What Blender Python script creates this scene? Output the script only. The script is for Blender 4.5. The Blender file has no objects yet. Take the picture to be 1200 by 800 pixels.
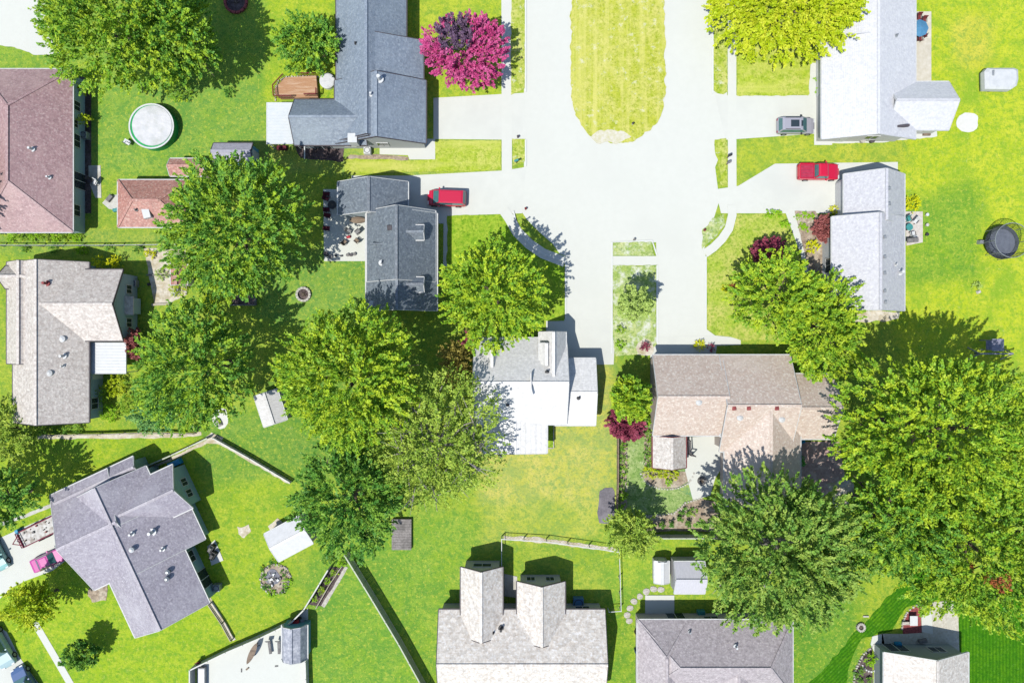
import bpy, bmesh, math, random
import numpy as np
from mathutils import Vector, Matrix
PI = math.pi
# ------------------------------------------------------------------ camera, sky, sun, exposure
SC = bpy.context.scene
COL = SC.collection
CAM_H = 80.0
cam_d = bpy.data.cameras.new('camera')
cam_d.sensor_width = 36.0
cam_d.angle = 2 * math.atan(60.0 / CAM_H)
cam_d.clip_start = 0.5
cam_d.clip_end = 3000
cam = bpy.data.objects.new('camera', cam_d)
cam.location = (0, 0, CAM_H)
cam.rotation_euler = (0, 0, 0)
COL.objects.link(cam)
SC.camera = cam

SUN = Vector((-0.35, -0.38, 1.0)).normalized()          # towards the sun: it stands in the south-west, high
elev = math.asin(SUN.z)
world = bpy.data.worlds.new('World')
SC.world = world
world.use_nodes = True
wn = world.node_tree
bg = wn.nodes['Background']
sky = wn.nodes.new('ShaderNodeTexSky')
sky.sky_type = 'NISHITA'
sky.sun_disc = False
sky.sun_elevation = elev
sky.sun_rotation = math.atan2(SUN.x, SUN.y)
sky.air_density = 1.0
sky.dust_density = 0.6
sky.ozone_density = 2.0
wn.links.new(sky.outputs[0], bg.inputs[0])
bg.inputs[1].default_value = 0.14
sd = bpy.data.lights.new('sun', 'SUN')
sd.energy = 4.6
sd.angle = math.radians(0.5)
sd.color = (1.0, 0.965, 0.9)
sun = bpy.data.objects.new('sun', sd)
sun.rotation_euler = SUN.to_track_quat('Z', 'Y').to_euler()
COL.objects.link(sun)
SC.view_settings.view_transform = 'Standard'
SC.view_settings.look = 'None'
SC.view_settings.gamma = 1
SC.view_settings.use_curve_mapping = False
SC.view_settings.exposure = 0.60
SC.cycles.max_bounces = 6
SC.cycles.transparent_max_bounces = 8

# ------------------------------------------------------------------ helpers
R = random.Random(7)
def W(px, py, h=0.0):
    """photo measurement -> metres, for a point standing h metres above the ground (10 px = 1 m on the ground)"""
    k = 0.1 * (CAM_H - h) / CAM_H
    return ((px - 600) * k, (400 - py) * k, h)
def lin(c):
    return tuple(((v / 255) / 12.92) if v / 255 <= 0.04045 else (((v / 255) + 0.055) / 1.055) ** 2.4 for v in c)
def A(r, g, b, k=2.0):
    l = lin((r, g, b))
    return (l[0] / k, l[1] / k, l[2] / k)

class MB:
    def __init__(s):
        s.v = []; s.f = []; s.m = []
    def add(s, vs, fs, mi=0):
        n = len(s.v)
        s.v += [tuple(v) for v in vs]
        s.f += [tuple(n + i for i in f) for f in fs]
        s.m += [mi] * len(fs)
        return s
    def box(s, x0, y0, z0, x1, y1, z1, mi=0):
        return s.add([(x0,y0,z0),(x1,y0,z0),(x1,y1,z0),(x0,y1,z0),(x0,y0,z1),(x1,y0,z1),(x1,y1,z1),(x0,y1,z1)],
              [(0,3,2,1),(4,5,6,7),(0,1,5,4),(1,2,6,5),(2,3,7,6),(3,0,4,7)], mi)
    def rbox(s, cx, cy, z0, lx, ly, z1, ang=0, mi=0, top=1.0):
        c, n = math.cos(ang), math.sin(ang)
        vs = []
        for z, t in ((z0, 1), (z1, top)):
            for a, b in ((-1,-1),(1,-1),(1,1),(-1,1)):
                x, y = a*lx/2*t, b*ly/2*t
                vs.append((cx + x*c - y*n, cy + x*n + y*c, z))
        return s.add(vs, [(0,3,2,1),(4,5,6,7),(0,1,5,4),(1,2,6,5),(2,3,7,6),(3,0,4,7)], mi)
    def bar(s, p, q, w, h, mi=0):
        p, q = Vector(p), Vector(q)
        d = (q - p)
        if d.length < 1e-6: return s
        d.normalize()
        side = d.cross(Vector((0,0,1)))
        if side.length < 1e-4: side = Vector((1,0,0))
        side.normalize(); up = side.cross(d).normalized()
        vs = []
        for o in (p, q):
            for a, b in ((-1,-1),(1,-1),(1,1),(-1,1)):
                vs.append(o + side*a*w/2 + up*b*h/2)
        return s.add(vs, [(0,1,2,3),(7,6,5,4),(0,4,5,1),(1,5,6,2),(2,6,7,3),(3,7,4,0)], mi)
    def cyl(s, cx, cy, z0, z1, r, n=16, r2=None, mi=0, ry=None, ang=0):
        r2 = r if r2 is None else r2
        k = 1 if ry is None else ry / r
        vs = []
        ca, sa = math.cos(ang), math.sin(ang)
        for z, rr in ((z0, r), (z1, r2)):
            for i in range(n):
                a = 2*PI*i/n
                x, y = rr*math.cos(a), rr*k*math.sin(a)
                vs.append((cx + x*ca - y*sa, cy + x*sa + y*ca, z))
        fs = [(i, (i+1) % n, n+(i+1) % n, n+i) for i in range(n)]
        fs += [tuple(range(n-1, -1, -1)), tuple(range(n, 2*n))]
        return s.add(vs, fs, mi)
    def ring(s, cx, cy, z0, z1, ro, ri, n=24, mi=0):
        vs = []
        for z in (z0, z1):
            for rr in (ro, ri):
                for i in range(n):
                    a = 2*PI*i/n
                    vs.append((cx+rr*math.cos(a), cy+rr*math.sin(a), z))
        fs = []
        for i in range(n):
            j = (i+1) % n
            fs += [(i, j, 2*n+j, 2*n+i), (n+j, n+i, 3*n+i, 3*n+j), (2*n+i, 2*n+j, 3*n+j, 3*n+i), (j, i, n+i, n+j)]
        return s.add(vs, fs, mi)
    def tube(s, pts, rad, n=6, mi=0):
        base = len(s.v)
        vs = []
        for i, p in enumerate(pts):
            p = Vector(p)
            d = (Vector(pts[min(i+1, len(pts)-1)]) - Vector(pts[max(i-1, 0)])).normalized()
            a = d.cross(Vector((0.13, 0.21, 1)))
            if a.length < 1e-3: a = Vector((1,0,0))
            a.normalize(); b = d.cross(a)
            for k in range(n):
                t = 2*PI*k/n
                vs.append(p + (a*math.cos(t) + b*math.sin(t))*rad[i])
        fs = []
        for i in range(len(pts)-1):
            for k in range(n):
                l = (k+1) % n
                fs.append((i*n+k, i*n+l, (i+1)*n+l, (i+1)*n+k))
        fs.append(tuple(range(n-1, -1, -1)))
        fs.append(tuple((len(pts)-1)*n+k for k in range(n)))
        return s.add(vs, fs, mi)
    def slab(s, pts, z0, z1, mi=0):
        n = len(pts)
        ar = sum(pts[i][0]*pts[(i+1) % n][1] - pts[(i+1) % n][0]*pts[i][1] for i in range(n))
        if ar < 0: pts = pts[::-1]
        vs = [(p[0], p[1], z0) for p in pts] + [(p[0], p[1], z1) for p in pts]
        fs = [tuple(range(n, 2*n))] + [(i, (i+1) % n, n+(i+1) % n, n+i) for i in range(n)]
        fs.append(tuple(range(n-1, -1, -1)))
        return s.add(vs, fs, mi)
    def build(s, name, mats, parent=None, smooth=False, loc=None, bevel=0):
        if not isinstance(mats, (list, tuple)): mats = [mats]
        o0 = Vector((0, 0, 0))
        if parent is not None:
            o0 = WL[parent.name]
        elif loc is not None:
            o0 = Vector(loc)
        me = bpy.data.meshes.new(name)
        me.from_pydata([(v[0]-o0.x, v[1]-o0.y, v[2]-o0.z) for v in s.v], [], s.f)
        bm = bmesh.new(); bm.from_mesh(me); bmesh.ops.recalc_face_normals(bm, faces=bm.faces); bm.to_mesh(me); bm.free()
        for m in mats: me.materials.append(m)
        if len(mats) > 1: me.polygons.foreach_set('material_index', s.m)
        if smooth: me.polygons.foreach_set('use_smooth', [True]*len(me.polygons))
        me.update()
        o = bpy.data.objects.new(name, me)
        COL.objects.link(o)
        if parent is not None: o.parent = parent
        else: o.location = o0
        WL[o.name] = o0.copy()
        if bevel:
            b = o.modifiers.new('bevel', 'BEVEL'); b.width = bevel; b.segments = 2; b.limit_method = 'ANGLE'
        return o
WL = {}
def tag(o, label=None, cat=None, group=None, kind=None):
    if label: o['label'] = label
    if cat: o['category'] = cat
    if group: o['group'] = group
    if kind: o['kind'] = kind
    return o
def thing(name, loc, label, cat, group=None):
    o = bpy.data.objects.new(name, None)
    o.empty_display_size = 0.3
    COL.objects.link(o); o.location = loc
    WL[o.name] = Vector(loc)
    return tag(o, label, cat, group)
def setting(name, mb, m):
    return tag(mb.build(name, m), kind='structure')

# ------------------------------------------------------------------ materials
def newmat(name):
    m = bpy.data.materials.new(name); m.use_nodes = True
    nt = m.node_tree
    return m, nt, nt.nodes['Principled BSDF']
def col4(c): return (c[0], c[1], c[2], 1)
class NT:
    def __init__(s, nt): s.nt = nt
    def n(s, t, **k):
        o = s.nt.nodes.new(t)
        for a, b in k.items():
            if a.startswith('i_'):
                o.inputs[int(a[2:]) if a[2:].isdigit() else a[2:]].default_value = b
            else: setattr(o, a, b)
        return o
    def l(s, a, b): s.nt.links.new(a, b)
    def mix(s, fac, a, b, mode='MIX'):
        m = s.nt.nodes.new('ShaderNodeMix'); m.data_type = 'RGBA'; m.blend_type = mode
        for sock, v in ((m.inputs[0], fac), (m.inputs[6], a), (m.inputs[7], b)):
            if hasattr(v, 'links'): s.l(v, sock)
            elif isinstance(v, (int, float)): sock.default_value = v
            else: sock.default_value = col4(v)
        return m.outputs[2]
    def noise(s, vec, scale, detail=3, rough=.6, lo=.35, hi=.65, dist=0):
        n = s.n('ShaderNodeTexNoise'); n.inputs['Scale'].default_value = scale
        n.inputs['Detail'].default_value = detail; n.inputs['Roughness'].default_value = rough
        n.inputs['Distortion'].default_value = dist
        if vec is not None: s.l(vec, n.inputs['Vector'])
        r = s.n('ShaderNodeMapRange'); r.inputs[1].default_value = lo; r.inputs[2].default_value = hi
        s.l(n.outputs[0], r.inputs[0])
        return r.outputs[0]
    def coords(s, sc=(1,1,1), rot=0, loc=(0,0,0)):
        t = s.n('ShaderNodeTexCoord'); mp = s.n('ShaderNodeMapping')
        mp.inputs['Scale'].default_value = sc; mp.inputs['Rotation'].default_value = (0,0,rot); mp.inputs['Location'].default_value = loc
        s.l(t.outputs['Object'], mp.inputs[0])
        return mp.outputs[0]
def M(name, c1, c2=None, s=3, c3=None, s3=.3, rough=.85, bump=0, bs=12, spec=.3, metal=0, coat=0, sc=(1,1,1), rot=0, cell=0, camt=.2, lo=.35, hi=.65):
    m, nt, p = newmat(name); N = NT(nt)
    p.inputs['Roughness'].default_value = rough
    p.inputs['Specular IOR Level'].default_value = spec
    p.inputs['Metallic'].default_value = metal
    if coat: p.inputs['Coat Weight'].default_value = coat; p.inputs['Coat Roughness'].default_value = .08
    p.inputs['Base Color'].default_value = col4(c1)
    vec = N.coords(sc, rot)
    c = None
    if c2 is not None: c = N.mix(N.noise(vec, s, 4, .65, lo, hi), c1, c2)
    if c3 is not None: c = N.mix(N.noise(vec, s3, 3, .6, .48, .68), c if c is not None else c1, c3)
    if cell:
        v = N.n('ShaderNodeTexVoronoi'); v.inputs['Scale'].default_value = cell; N.l(vec, v.inputs['Vector'])
        sp = N.n('ShaderNodeSeparateColor'); N.l(v.outputs['Color'], sp.inputs[0])
        r = N.n('ShaderNodeMapRange'); r.inputs[3].default_value = 1-camt; r.inputs[4].default_value = 1+camt
        N.l(sp.outputs[0], r.inputs[0])
        cb = N.n('ShaderNodeCombineColor')
        for i in range(3): N.l(r.outputs[0], cb.inputs[i])
        c = N.mix(1.0, c if c is not None else c1, cb.outputs[0], 'MULTIPLY')
    if c is not None: N.l(c, p.inputs['Base Color'])
    if bump:
        b = N.n('ShaderNodeBump'); b.inputs['Strength'].default_value = bump; b.inputs['Distance'].default_value = .05
        nz = N.n('ShaderNodeTexNoise'); nz.inputs['Scale'].default_value = bs; nz.inputs['Detail'].default_value = 3
        N.l(vec, nz.inputs['Vector']); N.l(nz.outputs[0], b.inputs['Height']); N.l(b.outputs[0], p.inputs['Normal'])
    return m
def shingle(name, base, dark, light=None, amt=.18, wear=None, wob=.45, cell=3.6):
    """roof shingles: speckle of single tabs plus broad weathering"""
    m, nt, p = newmat(name); N = NT(nt)
    p.inputs['Roughness'].default_value = .62; p.inputs['IOR'].default_value = 1.6; p.inputs['Specular IOR Level'].default_value = .5
    vec = N.coords()
    c = N.mix(N.noise(vec, 2.6, 4, .75, .38, .64), base, dark)
    if light is not None: c = N.mix(N.noise(vec, 4.2, 3, .6, .52, .66), c, light)
    if wear is not None: c = N.mix(N.noise(N.coords((.6,.6,.6)), .35, 4, .6, .5, .8), c, wear)
    v = N.n('ShaderNodeTexVoronoi'); v.inputs['Scale'].default_value = cell; N.l(N.coords((1, 1, 1.6)), v.inputs['Vector'])
    sp = N.n('ShaderNodeSeparateColor'); N.l(v.outputs['Color'], sp.inputs[0])
    r = N.n('ShaderNodeMapRange'); r.inputs[3].default_value = 1-amt; r.inputs[4].default_value = 1+amt
    N.l(sp.outputs[0], r.inputs[0])
    # courses of shingles follow the height of the roof
    g = N.n('ShaderNodeTexCoord'); sx = N.n('ShaderNodeSeparateXYZ'); N.l(g.outputs['Object'], sx.inputs[0])
    mm = N.n('ShaderNodeMath', operation='MULTIPLY'); N.l(sx.outputs[2], mm.inputs[0]); mm.inputs[1].default_value = 15.0
    fr = N.n('ShaderNodeMath', operation='FRACT'); N.l(mm.outputs[0], fr.inputs[0])
    r2 = N.n('ShaderNodeMapRange'); r2.inputs[1].default_value = 0; r2.inputs[2].default_value = .35; r2.inputs[3].default_value = .86; r2.inputs[4].default_value = 1.02
    N.l(fr.outputs[0], r2.inputs[0])
    ml = N.n('ShaderNodeMath', operation='MULTIPLY'); N.l(r.outputs[0], ml.inputs[0]); N.l(r2.outputs[0], ml.inputs[1])
    cb = N.n('ShaderNodeCombineColor')
    for i in range(3): N.l(ml.outputs[0], cb.inputs[i])
    c = N.mix(1.0, c, cb.outputs[0], 'MULTIPLY')
    N.l(c, p.inputs['Base Color'])
    b = N.n('ShaderNodeBump'); b.inputs['Strength'].default_value = .35; b.inputs['Distance'].default_value = .04
    N.l(v.outputs['Distance'], b.inputs['Height']); N.l(b.outputs[0], p.inputs['Normal'])
    return m
def leafmat(name, c1, c2, c3=None, trans=.25):
    m = bpy.data.materials.new(name); m.use_nodes = True; nt = m.node_tree; N = NT(nt)
    for n in list(nt.nodes): nt.nodes.remove(n)
    out = N.n('ShaderNodeOutputMaterial')
    g = N.n('ShaderNodeNewGeometry')
    c = N.mix(g.outputs['Random Per Island'], c1, c2)
    vec = N.coords()
    if c3 is not None: c = N.mix(N.noise(vec, .9, 2, .5, .45, .62), c, c3)
    d = N.n('ShaderNodeBsdfPrincipled'); N.l(c, d.inputs['Base Color'])
    d.inputs['Roughness'].default_value = .55; d.inputs['Specular IOR Level'].default_value = .25
    t = N.n('ShaderNodeBsdfTranslucent'); N.l(c, t.inputs[0])
    mx = N.n('ShaderNodeMixShader'); mx.inputs[0].default_value = trans
    N.l(d.outputs[0], mx.inputs[1]); N.l(t.outputs[0], mx.inputs[2]); N.l(mx.outputs[0], out.inputs[0])
    return m
def grassmat(name, c1, c2, c3, stretch=None, srot=0, stripe=0, bare=None, ba=(.62,.72)):
    """c1 blades, c2 darker blades, c3 dry/yellow patches"""
    m, nt, p = newmat(name); N = NT(nt)
    p.inputs['Roughness'].default_value = .95; p.inputs['Specular IOR Level'].default_value = .1
    vec = N.coords()
    c = N.mix(N.noise(vec, .45, 6, .75, .42, .62, .4), c1, c3)
    c = N.mix(N.noise(vec, 1.5, 5, .8, .46, .66), c, c2)
    dk = tuple(x*.72 for x in c2)
    c = N.mix(N.noise(vec, 3.4, 3, .8, .5, .7), c, dk)
    c = N.mix(N.noise(vec, 2.6, 4, .85, .56, .72), c, tuple(min(.6, x*1.12+.02) for x in c3))
    if stretch:
        sm = N.n('ShaderNodeMath', operation='MULTIPLY'); N.l(N.noise(N.coords(stretch, srot), 1.0, 3, .6, .46, .7), sm.inputs[0]); sm.inputs[1].default_value = .8
        c = N.mix(sm.outputs[0], c, tuple(x*1.05 for x in c3))
    if stripe:
        w = N.n('ShaderNodeTexWave'); w.wave_type = 'BANDS'; w.bands_direction = 'X'
        w.inputs['Scale'].default_value = stripe; w.inputs['Distortion'].default_value = .6
        N.l(N.coords((1,1,1), srot), w.inputs['Vector'])
        r = N.n('ShaderNodeMapRange'); r.inputs[1].default_value = .3; r.inputs[2].default_value = .7; r.inputs[4].default_value = .5
        N.l(w.outputs['Fac'], r.inputs[0])
        c = N.mix(r.outputs[0], c, dk)
    if bare is not None:
        c = N.mix(N.noise(vec, .8, 5, .8, ba[0], ba[1]), c, bare)
    N.l(c, p.inputs['Base Color'])
    b = N.n('ShaderNodeBump'); b.inputs['Strength'].default_value = .6; b.inputs['Distance'].default_value = .08
    nz = N.n('ShaderNodeTexNoise'); nz.inputs['Scale'].default_value = 7; nz.inputs['Detail'].default_value = 4
    N.l(vec, nz.inputs['Vector']); N.l(nz.outputs[0], b.inputs['Height']); N.l(b.outputs[0], p.inputs['Normal'])
    return m

CONC = M('concrete', A(229,231,222), A(226,228,219), 1.2, A(225,227,218), .12, rough=.9, cell=.33, camt=.005)
CONC2 = M('old_concrete', A(222,222,214), A(200,198,188), 2.5, A(185,180,168), .4, rough=.92, cell=.8, camt=.05)
DRIVE = M('driveway_concrete', A(229,231,222), A(225,227,218), 1.0, A(221,223,215), .15, rough=.9, cell=.3, camt=.008)
KERB = M('kerb_concrete', A(236,239,234), A(230,233,228), 4, rough=.9)
WHITE = M('white_paint', A(232,234,234), A(222,225,226), 2, rough=.5)
TRIM = M('white_trim', A(225,226,224), A(205,207,206), 3, rough=.55)
DARKT = M('dark_trim', A(95,88,92), A(80,76,80), 3, rough=.6)
METAL = M('galvanised_metal', A(190,195,198), A(160,165,170), 4, rough=.45, metal=.4)
GLASS = M('window_glass', (.02,.03,.035), None, rough=.08, spec=.6)
CARGLASS = M('car_glass', (.035,.1,.11), (.05,.13,.13), 1.5, rough=.1, spec=.7)
RUBBER = M('tyre_rubber', (.012,.012,.013), None, rough=.9)
BLACK = M('black_plastic', (.02,.02,.022), (.03,.03,.032), 5, rough=.6)
WOOD = M('weathered_wood', A(165,145,125), A(135,118,100), 6, A(120,105,90), .8, sc=(1,6,1))
WOODL = M('pale_wood', A(205,198,180), A(180,172,150), 5, A(160,152,130), .7)
WOODR = M('red_brown_wood', A(140,60,62), A(115,45,50), 5)
DECK = M('deck_boards', A(205,160,122), A(185,138,104), 4, A(215,180,150), .6, sc=(1,8,1), rot=.3)
BARK = M('bark', (.11,.085,.062), (.07,.053,.04), 6, bump=.5)
BARKG = M('grey_bark', (.23,.21,.19), (.14,.13,.12), 6, bump=.5)
MULCH = M('dark_mulch', A(105,90,90), A(75,62,62), 5, A(125,110,108), 1.2, bump=.6, cell=6, camt=.3)
REDMULCH = M('red_mulch', A(175,90,88), A(140,66,68), 5, bump=.5, cell=6, camt=.25)
WSAND = M('white_sand', A(238,238,232), A(230,230,222), 3)
SAND = M('pale_sand', A(232,226,212), A(208,196,172), 2, A(190,176,140), .7, cell=5, camt=.1)
STONE = M('pale_stone', A(222,218,208), A(180,174,164), 4, rough=.9)
STONED = M('grey_stone', A(150,148,146), A(115,112,110), 4, rough=.9)
SOIL = M('garden_soil', A(190,172,150), A(150,132,112), 2.5, A(205,195,175), .8, cell=5, camt=.2)
ASPH = M('worn_asphalt', A(132,128,134), A(112,108,114), 5, A(145,140,146), .6, cell=7, camt=.1)
BLUE = M('blue_plastic', A(40,165,205), A(30,140,190), 4, rough=.5)
TEAL = M('teal_plastic', A(80,170,165), A(60,140,140), 4, rough=.5)
REDP = M('red_plastic', A(200,40,60), A(170,30,50), 4, rough=.5)
GREENP = M('green_plastic', A(40,175,95), A(25,150,80), 4, rough=.5)
CANVAS = M('light_canvas', A(225,228,228), A(210,214,216), 2, rough=.8)
DKRED = M('maroon_fabric', A(120,45,60), A(90,35,50), 4)
NAVY = M('navy_fabric', A(70,100,140), A(60,85,120), 4)
POOLW = M('pool_cover', A(232,232,234), A(216,219,223), 1.1, A(205,208,206), .7, rough=.55, bump=1.0, bs=2.2)
SIDING = {}
def siding(rgb):
    if rgb not in SIDING: SIDING[rgb] = M('siding', A(*rgb), tuple(x*.9 for x in A(*rgb)), 1.5, sc=(.4,.4,9), rough=.8)
    return SIDING[rgb]

# ------------------------------------------------------------------ ground
def vnoise(xs, ys, sc, seed):
    r = np.random.RandomState(seed); out = np.zeros_like(xs)
    for i in range(6):
        a = r.rand()*6.28; f = sc*(0.6+r.rand()*1.4); ph = r.rand()*6.28
        out += np.sin((xs*math.cos(a) + ys*math.sin(a))*f + ph + 1.3*np.sin((ys*math.cos(a) - xs*math.sin(a))*f*.6 + ph*2))
    return out/6
dense = list(np.arange(-72, 72.01, .75))
gx = np.array([-600,-300,-160,-100]+dense+[100,160,300,600]); gy = np.array([-600,-300,-160,-90]+list(np.arange(-51,51.01,.75))+[90,160,300,600])
XX, YY = np.meshgrid(gx, gy)
PXX = XX*10+600; PYY = 400-YY*10
jx = PXX + 9*vnoise(XX, YY, .5, 1); jy = PYY + 9*vnoise(XX, YY, .5, 2)
tint = np.zeros(XX.shape+(3,)); tint[:] = A(160,192,36)
ZONES = [  # x0,y0,x1,y1,colour,feather px  (how the yards differ)
 (-50,-50,330,210, A(146,188,42), 30), (100,95,310,200, A(138,184,48), 20),
 (310,-50,520,120, A(172,204,22), 16), (0,272,210,300, A(150,186,50), 10),
 (300,290,440,380, A(135,180,48), 14), (480,-50,620,120, A(178,206,34), 12),
 (300,160,600,204, A(168,196,62), 10), (1050,-50,1300,430, A(186,212,16), 20),
 (1120,20,1160,75, A(200,210,50), 24), (1062,220,1150,330, A(140,186,20), 24),
 (860,-50,960,120, A(185,206,60), 14), (850,160,1060,200, A(178,202,40), 12),
 (600,410,722,480, A(198,206,78), 10), (560,470,722,600, A(196,206,80), 22),
 (560,590,700,640, A(178,200,60), 20), (400,600,560,830, A(142,186,36), 22), (400,740,470,830, A(120,172,42), 26),
 (360,640,500,830, A(134,182,34), 14),
 (590,630,760,720, A(158,192,40), 12), (715,620,840,700, A(160,196,34), 12), (705,700,750,830, A(140,184,24), 12),
 (930,640,1100,830, A(158,190,22), 24), (0,505,240,640, A(164,198,20), 14), (150,520,345,780, A(160,196,22), 20),
 (-50,640,260,830, A(162,200,10), 16), (725,490,820,620, A(150,186,92), 8), (310,440,420,560, A(120,168,36), 26),
 (240,480,330,560, A(130,176,40), 20), (920,700,1010,830, A(120,172,18), 22),
]
for x0, y0, x1, y1, c, fe in ZONES:
    w = np.clip((jx-x0)/fe+.5,0,1)*np.clip((x1-jx)/fe+.5,0,1)*np.clip((jy-y0)/fe+.5,0,1)*np.clip((y1-jy)/fe+.5,0,1)
    w = w*w*(3-2*w)
    tint = tint*(1-w[...,None]) + np.array(c)*w[...,None]
tint = tint*np.array([1.05,.97,1.0]) + np.array([.004,.0,.012])
verts = np.stack([XX, YY, np.zeros_like(XX)], -1).reshape(-1,3)
ny, nx = XX.shape
me = bpy.data.meshes.new('ground')
fc = [(j*nx+i, j*nx+i+1, (j+1)*nx+i+1, (j+1)*nx+i) for j in range(ny-1) for i in range(nx-1)]
me.from_pydata(verts.tolist(), [], fc)
at = me.color_attributes.new('grass_kind', 'FLOAT_COLOR', 'POINT')
at.data.foreach_set('color', np.concatenate([tint.reshape(-1,3), np.ones((nx*ny,1))], 1).astype(np.float32).ravel())
def ground_mat():
    m, nt, p = newmat('mixed_grass'); N = NT(nt)
    p.inputs['Roughness'].default_value = .95; p.inputs['Specular IOR Level'].default_value = .1
    a = N.n('ShaderNodeVertexColor', layer_name='grass_kind')
    vec = N.coords()
    base = a.outputs[0]
    yel = N.mix(1.0, base, (1.24, 1.1, 1.7), 'MULTIPLY')
    grn = N.mix(1.0, base, (.6, .8, 1.2), 'MULTIPLY')
    drk = N.mix(1.0, base, (.48, .66, 1), 'MULTIPLY')
    c = N.mix(N.noise(vec, .3, 6, .75, .42, .62, .6), base, yel)
    c = N.mix(N.noise(vec, .22, 5, .7, .5, .66, .4), c, grn)
    c = N.mix(N.noise(vec, 1.1, 5, .8, .47, .6, .3), c, grn)
    c = N.mix(N.noise(vec, 3.2, 3, .8, .5, .7), c, drk)
    c = N.mix(N.noise(vec, 2.4, 4, .85, .53, .68), c, A(206,210,84))
    c = N.mix(N.noise(vec, .55, 8, .9, .6, .7), c, A(222,222,138))
    N.l(c, p.inputs['Base Color'])
    b = N.n('ShaderNodeBump'); b.inputs['Strength'].default_value = .7; b.inputs['Distance'].default_value = .1
    nz = N.n('ShaderNodeTexNoise'); nz.inputs['Scale'].default_value = 6; nz.inputs['Detail'].default_value = 4
    N.l(vec, nz.inputs['Vector']); N.l(nz.outputs[0], b.inputs['Height']); N.l(b.outputs[0], p.inputs['Normal'])
    return m
me.materials.append(ground_mat())
g = bpy.data.objects.new('ground', me); COL.objects.link(g); tag(g, kind='structure')

def rag(pts, amp=.06, step=.5, seed=0):
    """subdivide and gently roughen an outline (metres)"""
    r = random.Random(seed); out = []
    for i in range(len(pts)):
        p, q = pts[i], pts[(i+1) % len(pts)]
        d = math.hypot(q[0]-p[0], q[1]-p[1]); n = max(1, int(d/step))
        for k in range(n):
            t = k/n; out.append((p[0]+(q[0]-p[0])*t, p[1]+(q[1]-p[1])*t))
    m = len(out); o = [(r.uniform(-1,1), r.uniform(-1,1)) for _ in range(m)]
    sm = [tuple((o[i-1][c]+o[i][c]*1.2+o[(i+1) % m][c])/1.9*amp for c in (0,1)) for i in range(m)]
    return [(out[i][0]+sm[i][0], out[i][1]+sm[i][1]) for i in range(m)]
def poly(pxs): return [W(x, y)[:2] for x, y in pxs]
def arc(cx, cy, r, a0, a1, n=14, ry=None):
    ry = r if ry is None else ry
    return [(cx+r*math.cos(math.radians(a0+(a1-a0)*i/n)), cy+ry*math.sin(math.radians(a0+(a1-a0)*i/n))) for i in range(n+1)]
def sheet(name, pxs, z, m, amp=0, seed=0, step=.28, zb=-.05):
    p = poly(pxs)
    if amp: p = rag(p, amp*1.3, step, seed)
    return setting(name, MB().slab(p, zb, z), m)
def strip_poly(pts, w):
    """pixel polyline -> pixel polygon of width w"""
    L, Rr = [], []
    for i, p in enumerate(pts):
        a = pts[max(i-1,0)]; b = pts[min(i+1,len(pts)-1)]
        dx, dy = b[0]-a[0], b[1]-a[1]; d = math.hypot(dx,dy) or 1
        nx_, ny_ = -dy/d*w/2, dx/d*w/2
        L.append((p[0]+nx_, p[1]+ny_)); Rr.append((p[0]-nx_, p[1]-ny_))
    return L+Rr[::-1]

# street: one concrete sheet (boulevard with its turning end), then drives and walks
sheet('street', [(614,-300),(852,-300),(852,112),(850,165),(838,196),(843,235),(825,292),(827,300),(827,385),(838,393),(838,406),(769,406),
  (769,284),(718,284),(718,427),(700,427),(662,376),(662,306),(648,286),(632,272),(618,258),(608,243),(600,238),(600,200),(614,196)], .02, CONC)
sheet('driveway', [(508,115),(615,109),(616,164),(508,163)], .028, DRIVE)
sheet('driveway', [(476,206),(590,200),(616,196),(612,250),(524,253),(524,262),(476,262)], .028, DRIVE)
sheet('driveway', [(838,112),(947,112),(950,74),(975,74),(975,170),(954,170),(954,157),(850,164)], .032, DRIVE)
sheet('driveway', [(838,222),(865,218),(908,192),(1052,190),(1052,250),(845,250)], .03, DRIVE)
sheet('driveway', [(640,374),(722,374),(719,427),(640,427)], .034, DRIVE)
sheet('driveway', [(762,395),(838,393),(868,396),(868,404),(840,405),(838,420),(762,420)], .035, DRIVE)
sheet('driveway', [(-200,720),(-40,648),(62,602),(82,640),(79,655),(62,668),(30,680),(14,688),(0,701),(-40,725),(-200,800)], .024, DRIVE)
sheet('driveway', [(-120,700),(-4,732),(8,740),(22,768),(45,800),(60,830),(-120,900)], .024, DRIVE)
# pavements
sheet('sidewalk', [(587,-300),(599,-300),(600,204),(588,204)], .036, CONC)
sheet('sidewalk', [(852,-300),(862,-300),(863,220),(853,224)], .036, CONC)
sheet('sidewalk', strip_poly([(857,240),(858,252),(854,268),(846,280),(836,290),(826,297)], 10), .078, CONC)
sheet('sidewalk', strip_poly([(590,246),(597,256),(606,272),(620,286),(636,297),(662,307)], 12), .078, CONC)
sheet('sidewalk', [(716,300),(771,300),(771,311),(716,311)], .036, CONC)
sheet('sidewalk', strip_poly([(40,728),(53,750),(66,772),(88,810),(110,850)], 8), .03, CONC)
sheet('front_walk', [(520,252),(525,252),(524,322),(519,330)], .036, CONC)
sheet('front_walk', [(920,248),(931,248),(946,300),(950,322),(941,322),(939,300)], .036, CONC)
sheet('front_walk', [(445,163),(510,163),(510,187),(480,187),(478,182),(445,181)], .036, CONC)
sheet('front_walk', [(960,150),(1060,150),(1098,150),(1098,160),(1060,164),(1040,167),(960,168)], .04, CONC, .05, 77)
sheet('front_walk', [(412,206),(490,206),(490,262),(412,262)], .034, DRIVE)

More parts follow.
